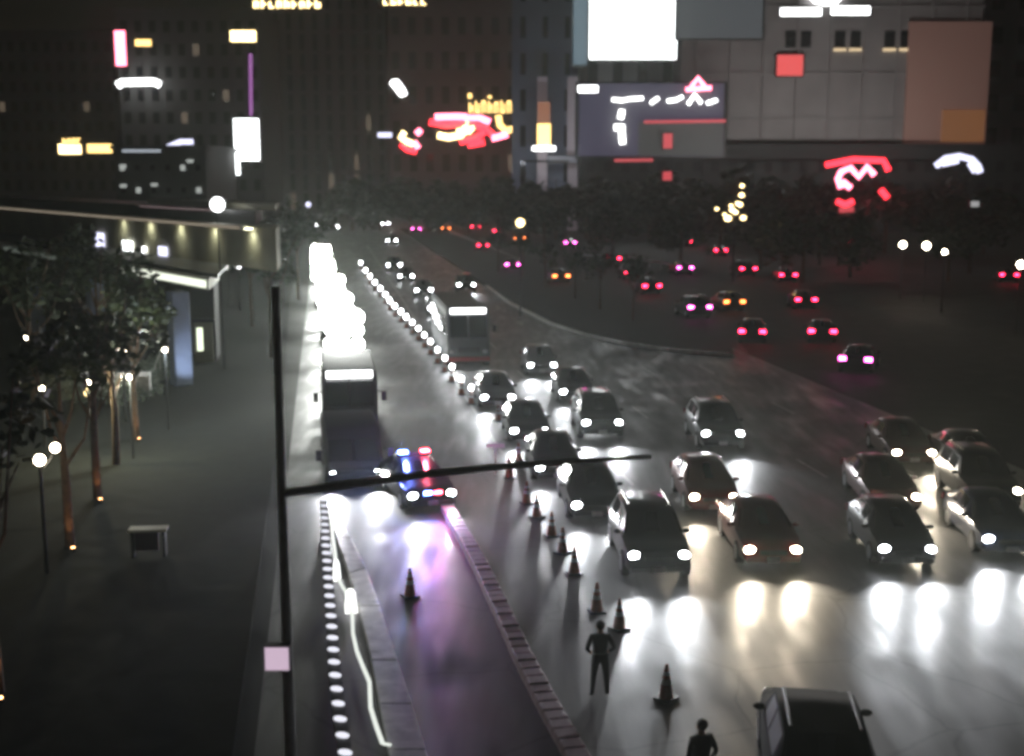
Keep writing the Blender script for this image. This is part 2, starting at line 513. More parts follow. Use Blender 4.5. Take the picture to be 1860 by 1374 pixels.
    for xw in (.85, st[-1][0] - .80):
        for sgn in (1, -1):
            b = MB(); y = sgn * (st[4][1] - .10)
            b.tube([(-xw, y - .11, wr), (-xw, y + .11, wr)], wr, 16)
            r = MB(); r.tube([(-xw, y - .118, wr), (-xw, y + .118, wr)], wr * .62, 12)
            parts.append(('tyre', b.mesh('tyre', M['rubber'], 40), [('rim', r.mesh('rim', M['rim'], 40))]))
    if kind == 'suv':
        for sgn in (1, -1):
            parts.append(('roof_rail', MB().tube([(-2.0, sgn * .60, 1.74), (-3.6, sgn * .60, 1.74)], .022, 6).mesh('roof_rail', M['chrome'] if style != 'off' else M['black'], 60), []))
    if style == 'off':
        for nm_, me_, _s in parts:
            if nm_ in ('windscreen', 'rear_window', 'side_window'): me_.materials[0] = M['dullglass']
    _cache[key] = parts
    return parts
BEAM = 600.0
def car(name, kind, colour, pos, yaw, style, label, cat='car', group=None, beams=1.0, warm=False):
    e = empty(name, pos, yaw, label, cat, group)
    for nm, me, subs in car_parts(kind, colour, style):
        o = link(nm, me, e)
        for sn, sm in subs: link(sn, sm, o)
    st = car_data(kind)
    if beams > 0:
        for sgn in (1, -1):
            c = (1.0, .86, .66) if style == 'warm' else (.93, .96, 1.0)
            y = sgn * st[1][1] * .80; z = st[1][3] - .04
            lamp('SPOT', 'headlight_beam', BEAM * beams, c, e, (.06, y, z), (10.06, y * 1.05, z - .62), 78, .9, .07)
    return e
HEAD = math.atan2(-AX.y, -AX.x)             # towards the camera
AWAY = math.atan2(AX.y, AX.x)
def facing(px, py, kind, colour, style, label, yaw=0.0, beams=1.0, name='car', group='cars waiting in the oncoming lanes', z=.64, cat='car', dL=0, dA=0):
    if kind == 'suv': z = .80
    p = G(px, py, z); p.z = 0.004
    p += LX * dL + AX * dA
    to_cam = math.atan2(-p.y, -p.x)                 # the queue bends a little towards the junction
    turn = (to_cam - HEAD + PI) % (2 * PI) - PI
    return car(name, kind, colour, p, HEAD + turn * .42 + math.radians(yaw), style, label, cat, group, beams)
DK = (.015, .016, .018); SIL = (.30, .30, .31); RED = (.14, .012, .012); WHT = (.55, .55, .54); GREY = (.09, .09, .095); MAR = (.09, .03, .03); BLU = (.03, .04, .08)
facing(1198, 1011, 'suv', DK, 'white', 'black off-road car at the head of the queue, nearest the cones', name='off_road_car', cat='car')
facing(1405, 1000, 'sedan', RED, 'warm', 'dark red saloon with warm headlights at the head of the second lane, pale plate', name='saloon_car', cat='car')
facing(1650, 1001, 'hatch', GREY, 'white', 'grey hatchback standing first in the third lane with a glossy windscreen', name='hatchback_car', cat='car')
facing(1822, 982, 'sedan', BLU, 'white', 'dark blue saloon cut off by the right edge of the photo, lights blazing', name='saloon_car', dL=.3, cat='car')
facing(1090, 924, 'sedan', DK, 'white', 'black saloon directly behind the black off-road car in the first lane', name='saloon_car', dA=.4, cat='car', beams=.7)
facing(1298, 906, 'hatch', RED, 'warm', 'red hatchback directly behind the dark red saloon, its nose glowing red', name='hatchback_car', cat='car')
facing(1684, 915, 'sedan', MAR, 'warm', 'maroon saloon behind the gap between the front cars at right, speckled roof', name='saloon_car', dL=-.6, dA=.9, cat='car')
facing(1803, 903, 'suv', DK, 'warm', 'black tall car near the right edge behind the dark blue saloon, with yellowish lamps', name='off_road_car', dL=.5, dA=.6, cat='car', beams=.6)
facing(1020, 857, 'sedan', DK, 'white', 'black saloon third in the first lane, half hidden behind another black saloon', name='saloon_car', dA=.6, cat='car', beams=.7)
facing(1662, 823, 'sedan', MAR, 'warm', 'maroon saloon farthest back on the right with two round warm headlights', name='saloon_car', cat='car')
facing(1314, 789, 'suv', DK, 'white', 'dark off-road car standing alone behind the red hatchback, curved gleam on its left side', name='off_road_car', cat='car')
facing(1095, 769, 'suv', DK, 'white', 'black off-road car in the second lane behind the traffic signal arm', name='off_road_car', cat='car')
facing(963, 783, 'sedan', DK, 'white', 'black saloon fourth in the first lane beside the signal arm', name='saloon_car', cat='car', beams=.8)
facing(905, 722, 'sedan', GREY, 'white', 'grey saloon fifth in the first lane, just in front of the bus', name='saloon_car', cat='car', beams=.8)
facing(985, 665, 'hatch', SIL, 'white', 'silver hatchback alone behind the tall black car in the second lane', name='hatchback_car', cat='car')
facing(1048, 712, 'sedan', DK, 'white', 'black saloon in the second lane between the silver hatchback and the black off-road car', name='saloon_car', beams=.5)
facing(847, 518, 'suv', DK, 'white', 'dark off-road car right behind the bus, two bluish lights close together', name='off_road_car', cat='car', beams=.6)
facing(700, 406, 'sedan', SIL, 'white', 'silver saloon far down the street with a pair of pinkish white lights', name='saloon_car', beams=0, cat='car')
facing(712, 437, 'sedan', GREY, 'white', 'grey saloon far down the street below the silver one', name='saloon_car', beams=0, cat='car')
facing(608, 412, 'hatch', WHT, 'white', 'white hatchback farthest down the street above the light towers', name='hatchback_car', beams=0, cat='car')
facing(580, 410, 'hatch', GREY, 'white', 'grey hatchback beside the farthest white hatchback', name='hatchback_car', beams=0, cat='car')

for px_, py_, k_, lb_ in ((797, 560, 'sedan', 'dark saloon second behind the bus beside the string of warning lights'), (770, 528, 'hatch', 'dark hatchback third behind the bus beside the string of warning lights'),
        (738, 502, 'sedan', 'dark saloon fourth behind the bus beside the string of warning lights'), (716, 482, 'suv', 'dark off-road car fifth behind the bus beside the string of warning lights')):
    facing(px_, py_, k_, DK, 'white', lb_, beams=0, name={'sedan': 'saloon_car', 'suv': 'off_road_car', 'hatch': 'hatchback_car'}[k_])
facing(1788, 850, 'sedan', DK, 'warm', 'black saloon at the back right, between the maroon saloon and the right edge', name='saloon_car', beams=.5)
# cars driving away beyond the planted island
def leaving(px, py, kind, colour, style, label, yaw=0.0, name='car', group='cars driving away beyond the island'):
    p = G(px, py, .82); p.z = .004
    L = car_data(kind)[-1][0]
    e = car(name, kind, colour, p + AX * L, AWAY + math.radians(yaw), style, label, 'car', group, 0)
    return e
leaving(1632, 655, 'sedan', DK, 'awaym', 'dark saloon nearest on the far right with slanting pink tail lights', -32, 'saloon_car')
leaving(1272, 561, 'suv', DK, 'awaym', 'dark off-road car with two violet-pink tail lights level with each other', 0, 'off_road_car')
leaving(1335, 549, 'hatch', MAR, 'awaya', 'maroon hatchback with one reddish lamp right of the violet lights', 0, 'hatchback_car')
leaving(1405, 603, 'hatch', DK, 'away', 'dark hatchback with a deep red tail light above an amber glint', -20, 'hatchback_car')
leaving(1535, 603, 'sedan', GREY, 'away', 'grey saloon with faint dim red tail lights between two brighter pairs', -20, 'saloon_car')
leaving(1245, 487, 'sedan', GREY, 'awaym', 'grey saloon with a large magenta brake light at the end of the pale railing', 0, 'saloon_car')
leaving(1150, 495, 'hatch', RED, 'away', 'red hatchback in the cluster of red and white lights by the railing', 0, 'hatchback_car')
leaving(1036, 441, 'sedan', DK, 'awaym', 'dark saloon with two bright magenta lights side by side', 0, 'saloon_car')
leaving(932, 481, 'hatch', DK, 'awaym', 'dark hatchback with violet lights over the planted island', 0, 'hatchback_car')
leaving(1020, 502, 'hatch', GREY, 'awaya', 'grey hatchback with one orange lamp below the magenta pair', 0, 'hatchback_car')
leaving(945, 434, 'suv', DK, 'awaya', 'far dark off-road car with orange tail light under a white roof light', 0, 'off_road_car')
leaving(864, 412, 'sedan', GREY, 'away', 'far grey saloon with red lights left of the white roof light', 0, 'saloon_car')
leaving(756, 416, 'sedan', MAR, 'awaym', 'far maroon saloon with pink tail light right of the farthest headlights', 0, 'saloon_car')
leaving(1392, 416, 'suv', DK, 'away', 'far dark off-road car with dim red lights under the gold lights', 0, 'off_road_car')
leaving(1450, 421, 'sedan', DK, 'away', 'far dark saloon with the faintest red light right of the gold lights', 0, 'saloon_car')
leaving(1215, 414, 'hatch', DK, 'away', 'far dark hatchback with dim red lights above the pale railing', 0, 'hatchback_car')
leaving(878, 446, 'hatch', DK, 'away', 'far dark hatchback with small red lights before the island trees', 0, 'hatchback_car')
for px_, py_, k_, st_, lb_ in ((1115, 470, 'sedan', 'away', 'far dark saloon with red lights left of the red and white cluster'), (1185, 520, 'hatch', 'away', 'dim hatchback directly below the red cluster beyond the island tip'),
        (1360, 490, 'suv', 'away', 'dim off-road car right of the pale railing with faint red lights'), (1310, 455, 'sedan', 'away', 'dim saloon between the gold lights and the railing end'), (1480, 545, 'hatch', 'away', 'dim hatchback in the dark gap above the deep red tail lights'),
        (1445, 500, 'sedan', 'away', 'dim saloon far right below the faintest red light'), (1090, 425, 'sedan', 'away', 'far saloon with red lights right of the magenta pair'), (985, 415, 'hatch', 'away', 'far hatchback with red lights right of the white flat lamp'), (905, 420, 'sedan', 'away', 'far saloon with red lights between the white flat lamp and the grey saloon'),
        (810, 415, 'hatch', 'awaya', 'far hatchback with amber lights near the head of the street'), (1560, 440, 'suv', 'away', 'far off-road car with red lights left of the three warm lamps'), (1265, 440, 'sedan', 'away', 'far saloon with red lights above the end of the railing')):
    leaving(px_, py_, k_, DK, st_, lb_, -10 if px_ > 1400 else 0, {'sedan': 'saloon_car', 'suv': 'off_road_car', 'hatch': 'hatchback_car'}[k_])
leaving(1860, 500, 'sedan', DK, 'away', 'dark saloon at the right edge below a street lamp', -20, 'saloon_car')

# dark car at the bottom edge, nose away from the camera
p = G(1462, 1246, .95); p.z = .004
car('off_road_car', 'suv', (.006, .006, .007), p, AWAY - math.radians(17), 'off', 'black unlit car at the bottom edge driving away, only its front half in the photo', 'car', None, 0)

# police car
p = G(786, 899, .64); p.z = .004
pol = car('police_car', 'sedan', DK, p, HEAD + math.radians(10), 'white', 'dark police car with red and blue roof lights beside the pink kerb', 'police car', None, .35)
MB().box((-2.5, 0, 1.50), (.30, 1.15, .10)).obj('light_bar', M['black'], pol)
MB().box((-2.5, -.40, 1.575), (.26, .30, .10)).obj('blue_beacon', M['blue'], pol, bevel=.02)
MB().box((-2.5, .40, 1.575), (.26, .30, .10)).obj('red_beacon', M['redb'], pol, bevel=.02)
MB().box((.06, .18, .72), (.06, .26, .10)).obj('red_grille_light', M['redb'], pol)
MB().box((.06, -.18, .72), (.06, .26, .10)).obj('blue_grille_light', M['blue'], pol)
lamp('POINT', 'blue_beacon_light', 330, (.15, .22, 1.0), pol, (-2.2, -.45, 1.85), radius=.1)
lamp('POINT', 'red_beacon_light', 220, (1.0, .12, .2), pol, (-2.2, .45, 1.85), radius=.1)
lamp('SPOT', 'red_grille_beam', 110, (1.0, .15, .30), pol, (.2, .18, .72), (8, 1.5, 0), 100, 1.0, .1)
lamp('SPOT', 'blue_grille_beam', 420, (.28, .26, 1.0), pol, (.2, -.18, .72), (8, -1.0, 0), 100, 1.0, .1)

# ------------------------------------------------------------------ vans and buses
def big_vehicle(name, pos, yaw, l, w, h, paintm, label, cat, sign=True, nose=0.5, heads=True, beams=1.0, roofglow=None, style='white'):
    e = empty(name, pos, yaw, label, cat)
    b = MB()
    hw = w / 2
    rows = []
    for x, k, z0, z1 in ((0, .90, .38, h * .40), (-.12, .98, .30, h * .48), (-nose, 1.0, .28, h * .93), (-nose - .3, 1.0, .28, h), (-l + .3, 1.0, .28, h), (-l, .96, .35, h * .96)):
        y = hw * k
        rows.append([(x, y, z0), (x, y, z1 - .12), (x, y - .10, z1), (x, -y + .10, z1), (x, -y, z1 - .12), (x, -y, z0)])
    m = 6
    vs = [p for r in rows for p in r]; fs = []
    for i in range(len(rows) - 1):
        for k in range(m):
            k2 = (k + 1) % m
            fs.append((i * m + k, (i + 1) * m + k, (i + 1) * m + k2, i * m + k2))
    fs.append(tuple(range(m))); fs.append(tuple(reversed([(len(rows) - 1) * m + k for k in range(m)])))
    b.add(vs, fs); b.obj('body', paintm, e, smooth=25)
    # windscreen over the slanted nose, from h*.5 to h*.88
    x0 = -.12 - (nose - .12) * .05; x1 = -.12 - (nose - .12) * .90
    z0 = h * .48 + (h * .45) * .05; z1 = h * .48 + h * .45 * .88
    sl = Vector((x1 - x0, 0, z1 - z0)).normalized(); nn = Vector((sl.z, 0, -sl.x)) * .012
    for sg in (1, -1):
        q = [Vector((x0, sg * .04, z0)), Vector((x0, sg * hw * .86, z0)), Vector((x1, sg * hw * .86, z1)), Vector((x1, sg * .04, z1))]
        MB().add([p + nn for p in q] + [p - nn for p in q], [(0, 1, 2, 3), (4, 7, 6, 5), (0, 4, 5, 1), (1, 5, 6, 2), (2, 6, 7, 3), (3, 7, 4, 0)]).obj('windscreen', M['glass'], e)
    n = max(2, int(l / 1.7))
    for sg in (1, -1):
        for i in range(n):
            xa = -nose - .5 - i * (l - nose - .9) / n
            wl = (l - nose - .9) / n - .14
            MB().box((xa - wl / 2, sg * (hw + .004), h * .68), (wl, .02, h * .30)).obj('side_window', M['glass'], e)
    MB().box((-l - .004, 0, h * .70), (.02, w * .8, h * .25)).obj('rear_window', M['glass'], e)
    if sign:
        MB().box((-nose + .14, 0, h * .95), (.26, w * .82, .28)).obj('destination_board', roofglow or M['white'], e, bevel=.02)
    MB().box((.02, 0, .50), (.16, w * .96, .26)).obj('bumper', M['darksteel'] if cat != 'bus' else mat('red_bumper', (.30, .03, .03), .4), e, bevel=.03)
    MB().box((.0, 0, h * .30), (.10, w * .5, h * .08)).obj('grille', M['black'], e)
    for sg in (1, -1):
        MB().ball((.0, sg * hw * .76, h * .27), (.09, .17, .12)).obj('headlight', M['head'] if heads else M['headoff'], e, smooth=60)
        if beams: lamp('SPOT', 'headlight_beam', BEAM * beams, (.95, .97, 1), e, (.16, sg * hw * .76, h * .27), (9, sg * hw * .8 - (1.6 if cat == 'van' and sg < 0 else 0), 0), 90, .9, .1)
        MB().box((-l - .02, sg * hw * .8, 1.0), (.06, .2, .3)).obj('tail_light', M['tailoff'], e)
        mr = MB(); mr.tube([(-.2, sg * hw, h * .72), (.05, sg * (hw + .22), h * .72)], .02, 6); mr.box((.08, sg * (hw + .24), h * .66), (.08, .2, .38))
        mr.obj('mirror', M['black'], e)
        for xw in (-.95, -l + 1.2):
            y = sg * (hw - .14)
            t = MB().tube([(xw, y - .15, .46), (xw, y + .15, .46)], .46, 16).obj('tyre', M['rubber'], e, smooth=40)
            MB().tube([(xw, y - .158, .46), (xw, y + .158, .46)], .26, 12).obj('rim', M['rim'], t, smooth=40)
    return e
p = G(852, 668); p.z = .004
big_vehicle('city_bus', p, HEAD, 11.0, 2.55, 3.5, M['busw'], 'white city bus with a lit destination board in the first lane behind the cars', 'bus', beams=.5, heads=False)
# left lane: dark van in front, shuttle bus behind
p = G(645, 858, .62); p.z = .004
big_vehicle('passenger_van', p, HEAD + math.radians(2), 5.2, 2.1, 1.98, mat('dark_van_paint', (.008, .009, .009), .9), 'dark passenger van with dazzling headlights on the left side under the signal arm', 'van', sign=False, nose=1.6, beams=1.7)
p = G(635, 684, 2.78); p.z = .004
big_vehicle('shuttle_bus', p, HEAD, 7.5, 2.4, 2.9, mat('grey_bus_paint', (.02, .021, .021), .9), 'grey shuttle bus behind the dark van, its bright white roof board facing us', 'bus', beams=0, heads=False, nose=.8)

# ------------------------------------------------------------------ floodlight towers
def light_tower(pos, hz, label, n=3, rows=3, sc=1.0):
    e = empty('light_tower', pos, 0, label, 'light tower', 'portable light towers between the carriageways')
    MB().box((0, 0, .55), (1.2, 2.0, .6)).obj('generator_box', M['darksteel'], e, bevel=.04)
    for sg in (1, -1):
        MB().tube([(sg * .68, 0, .30), (sg * .80, 0, .30)], .30, 14).obj('wheel', M['rubber'], e, smooth=40)
    MB().tube([(0, 0, .8), (0, 0, hz)], [.07, .045], 8).obj('mast', M['steel'], e, smooth=60)
    for r in range(rows):
        MB().box((0, -.03, hz - r * .62), (.78 * n * sc, .06, .06)).obj('crossbar', M['steel'], e)
        for k in range(n):
            x = (k - (n - 1) / 2) * .78 * sc
            zz = hz - r * .62 + random.uniform(-.10, .10); x += random.uniform(-.06, .06); rr = random.uniform(.31, .38)
            h = MB().tube([(x, -.02, zz), (x, -.10, zz), (x, -.20, zz)], [.12, rr, rr + .03], 16).obj('lamp_housing', M['darksteel'], e, smooth=40)
            MB().tube([(x, -.2, zz), (x, -.215, zz)], rr, 16).obj('lamp_lens', M['flood'], h)
    return e
TW = [(584, 456, 3.4), (588, 484, 3.6), (601, 520, 3.8), (612, 556, 3.9), (627, 590, 3.9)]
names = ['farthest of the blinding white light towers', 'second farthest blinding light tower, at the upper left of the glare',
         'middle one of the five blinding light towers', 'second nearest of the blinding light towers', 'nearest blinding light tower, at the lower right end of the glare']
for (px, py, z), nm in zip(TW, names):
    q = G(px, py, z); q.z = .004
    light_tower(q, z + .35, nm, sc=.82)

# ------------------------------------------------------------------ traffic cones
def cone(pos, label, lampon=False, h=.75, k=1.0):
    e = empty('traffic_cone', pos, random.uniform(0, 1), label, 'traffic cone', 'traffic cones along the first lane')
    MB().box((0, 0, .025), (.42, .42, .05)).obj('base', M['black'], e, bevel=.01)
    MB().tube([(0, 0, .05), (0, 0, h)], [.16, .03], 14).obj('cone_body', M['cone'], e, smooth=60)
    for f0, f1 in ((.42, .56), (.68, .78)):
        r0 = .16 - .13 * f0 + .004; r1 = .16 - .13 * f1 + .004
        MB().tube([(0, 0, .05 + (h - .05) * f0), (0, 0, .05 + (h - .05) * f1)], [r0, r1], 14, cap=False).obj('reflective_collar', M['collar'], e, smooth=60)
    if lampon:
        MB().ball((0, 0, h + .09), (.11 * k, .11 * k, .13 * k)).obj('warning_lamp', M['conelamp'], e, smooth=60)
    return e
M['blockglow'] = glow('block_glow', (1, 1, .97), 1.6)  # emission stands in for headlight catching the white barrier blocks
M['conelamp'] = glow('cone_lamp_glow', (.95, .96, 1.0), 45)
near = [((1210, 1270), 'traffic cone standing alone on the bright road, nearest to the bottom edge'),
        ((1125, 1143), 'traffic cone on the bright road just above and right of the standing person'),
        ((1084, 1112), 'slim traffic cone directly beyond the standing person'),
        ((1043, 1042), 'small dark traffic cone in the glare left of the black off-road car'),
        ((1002, 974), 'traffic cone with a long dark shadow at the near end of the cone row'),
        ((957, 915), 'traffic cone left of the black saloon, among the first lit ones'),
        ((925, 868), 'traffic cone beside the thin pale sign post left of the queue'),
        ((975, 940), 'traffic cone just beyond the one with the long dark shadow'),
        ((1022, 1005), 'traffic cone between the long-shadowed one and the small dark one'),
        ((745, 1084), 'lone traffic cone left of the pink kerb in front of the police car')]
ORD = ['first', 'second', 'third', 'fourth', 'fifth', 'sixth', 'seventh', 'eighth', 'ninth', 'tenth', 'eleventh', 'twelfth', 'thirteenth', 'fourteenth', 'fifteenth', 'sixteenth', 'seventeenth', 'eighteenth', 'nineteenth']
for (px, py), lb in near: cone(G(px, py, .004), lb, h=.80)
string = [(655, 478), (664, 492), (672, 503), (681, 514), (691, 525), (700, 536), (708, 547), (717, 557), (728, 567), (738, 577), (749, 587), (760, 598), (771, 610), (782, 622), (795, 637), (808, 652), (821, 668), (838, 690), (856, 706), (884, 727), (905, 765), (925, 800), (942, 838)]
for i, (px, py) in enumerate(string):
    far_ = i < 19
    cone(G(px, py, .80 if far_ else .004).xy.to_3d() + Vector((0, 0, .004)), ('traffic cone with white warning light, %s from the far end of the curving string' % ORD[i]) if far_ else ('unlit traffic cone, %s past the near end of the string of warning lights' % ORD[i - 19]), lampon=far_, k=1.25 if i < 10 else 1.0)

# ------------------------------------------------------------------ pink kerb stones (real blocks)
cl = [(812, 918), (846, 975), (876, 1030), (912, 1105), (950, 1188), (1000, 1282), (1052, 1374), (1110, 1480)]
cpts = [G(x, y, .2) for x, y in cl]
kerb = empty('kerb_row', (0, 0, 0), 0, 'long row of pinkish kerb stones running from the police car to the bottom edge', 'kerb')
seg = 0
dists = [0]
for i in range(len(cpts) - 1): dists.append(dists[-1] + (cpts[i + 1] - cpts[i]).length)
def along(s):
    for i in range(len(cpts) - 1):
        if s <= dists[i + 1]:
            t = (s - dists[i]) / (dists[i + 1] - dists[i])
            return cpts[i].lerp(cpts[i + 1], t), (cpts[i + 1] - cpts[i]).normalized()
    return cpts[-1], (cpts[-1] - cpts[-2]).normalized()
kme = MB().box((0, 0, 0), (.46, .415, .24), taper=.95).mesh('kerb_stone', M['pink'])
s = .2
while s < dists[-1]:
    p, d = along(s)
    o = link('kerb_stone', kme, kerb, (p.x, p.y, .115 + random.uniform(-.012, .012)), math.atan2(d.x, -d.y) + random.uniform(-.03, .03), bevel=.03)
    s += .44

# ------------------------------------------------------------------ balustrade, headlight between balusters put in as glowing ovals
rail = empty('balustrade', (0, 0, 0), 0, 'dark low balustrade topped with a row of white ovals glowing for headlight between balusters', 'balustrade')
pb = [(588, 905), (590, 960), (596, 1050), (602, 1130), (608, 1220), (618, 1310), (628, 1374), (640, 1450)]
zt = .95
bp_ = [G(x, y, zt) for x, y in pb]
bd = [0]
for i in range(len(bp_) - 1): bd.append(bd[-1] + (bp_[i + 1] - bp_[i]).length)
def al2(s):
    for i in range(len(bp_) - 1):
        if s <= bd[i + 1] + 1e-6:
            t = (s - bd[i]) / (bd[i + 1] - bd[i])
            return bp_[i].lerp(bp_[i + 1], t), (bp_[i + 1] - bp_[i]).normalized()
    return bp_[-1], (bp_[-1] - bp_[-2]).normalized()
for i in range(len(bp_) - 1):
    p, q = bp_[i], bp_[i + 1]
    c = (p + q) / 2; d = q - p
    MB().box((c.x, c.y, .88), (.26, d.length + .01, .10), math.atan2(d.y, d.x) - PI / 2).obj('top_rail', M['darksteel'], rail)
headlight_patch_mesh = MB().ball((0, 0, 0), (.145, .085, .05), 12, 6).mesh('headlight_patch', M['cap'], 60)
balm = MB().tube([(0, 0, .13), (0, 0, .22), (0, 0, .45), (0, 0, .70), (0, 0, .83)], [.08, .05, .085, .05, .07], 10).mesh('baluster', M['darksteel'], 60)
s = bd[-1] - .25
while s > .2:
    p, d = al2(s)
    link('headlight_patch', headlight_patch_mesh, rail, (p.x, p.y, .955), math.radians(-22))
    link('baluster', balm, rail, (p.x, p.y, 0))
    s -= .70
# loose white tape along the planting strip, headlight on it put into its glow
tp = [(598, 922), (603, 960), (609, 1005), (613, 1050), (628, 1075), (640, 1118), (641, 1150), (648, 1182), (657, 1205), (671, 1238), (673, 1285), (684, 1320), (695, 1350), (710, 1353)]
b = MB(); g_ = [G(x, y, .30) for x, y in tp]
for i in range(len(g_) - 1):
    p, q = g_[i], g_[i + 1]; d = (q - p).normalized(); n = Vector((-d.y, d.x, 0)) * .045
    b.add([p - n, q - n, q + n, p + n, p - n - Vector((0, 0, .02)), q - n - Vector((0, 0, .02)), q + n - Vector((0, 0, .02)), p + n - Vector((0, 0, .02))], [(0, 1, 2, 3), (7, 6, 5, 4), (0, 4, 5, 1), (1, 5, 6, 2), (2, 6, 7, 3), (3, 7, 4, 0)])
tag(b.obj('lit_tape', M['tape']), 'wavy white tape with its headlight put in as glow, lying along the dark strip beside the pale kerb', 'white tape')
for (px, py, w, l, lb) in ((638, 1108, .34, .62, 'white barrier block given a headlight glow on the dark strip beside the pale kerb'), (612, 1052, .22, .5, 'smaller white barrier block, same added glow, farther up the dark strip')):
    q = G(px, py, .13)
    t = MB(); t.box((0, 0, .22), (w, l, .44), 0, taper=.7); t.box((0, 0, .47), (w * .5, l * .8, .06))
    o = t.obj('lit_barrier_block', M['blockglow'], None, bevel=.02); o.location = q; o.rotation_euler.z = RA
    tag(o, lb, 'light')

# ------------------------------------------------------------------ signal pole with mast arm
pb0 = G(530, 1440); 
YP = pb0.y
sigp = empty('traffic_signal_pole', (pb0.x, pb0.y, .13), 0, 'grey signal pole with a long arm reaching over the road and a pale pink panel', 'signal pole')
MB().tube([(0, 0, .0), (0, 0, .3), (0, 0, 9.2)], [.17, .105, .07], 14).obj('pole', M['steel'], sigp, smooth=60)
MB().box((0, 0, .03), (.5, .5, .06)).obj('base_plate', M['steel'], sigp)
a0 = at(512, 897, YP); arm_end = at(1182, 830, YP + 1.0)
base = Vector((pb0.x, pb0.y, .13))
pts = [a0.lerp(arm_end, t) + Vector((0, 0, math.sin(t * PI) * .10)) - base for t in (0, .2, .4, .6, .8, 1)]
MB().tube(pts, [.085, .08, .075, .065, .055, .045], 12).obj('mast_arm', M['steel'], sigp, smooth=60)
sg = at(503, 1197, YP - .35) - base
MB().box((sg.x, sg.y + .10, sg.z), (.46, .20, .46)).obj('signal_box', M['black'], sigp)
MB().box((sg.x, sg.y - .010, sg.z), (.42, .02, .42)).obj('signal_panel', M['signal'], sigp)
MB().tube([(sg.x * .2, sg.y + .1, sg.z), (sg.x, sg.y + .1, sg.z)], .03, 6).obj('bracket', M['steel'], sigp)
# narrow pole-mounted sign beyond the arm (thin T)
q = G(900, 862); 
t = empty('road_sign', (q.x, q.y, .004), 0, 'thin pale T shaped sign post left of the queue of cars', 'sign')
MB().tube([(0, 0, 0), (0, 0, 1.1)], .03, 8).obj('post', M['collar'], t)
MB().box((0, 0, 1.12), (.70, .03, .14)).obj('sign_plate', M['collar'], t)

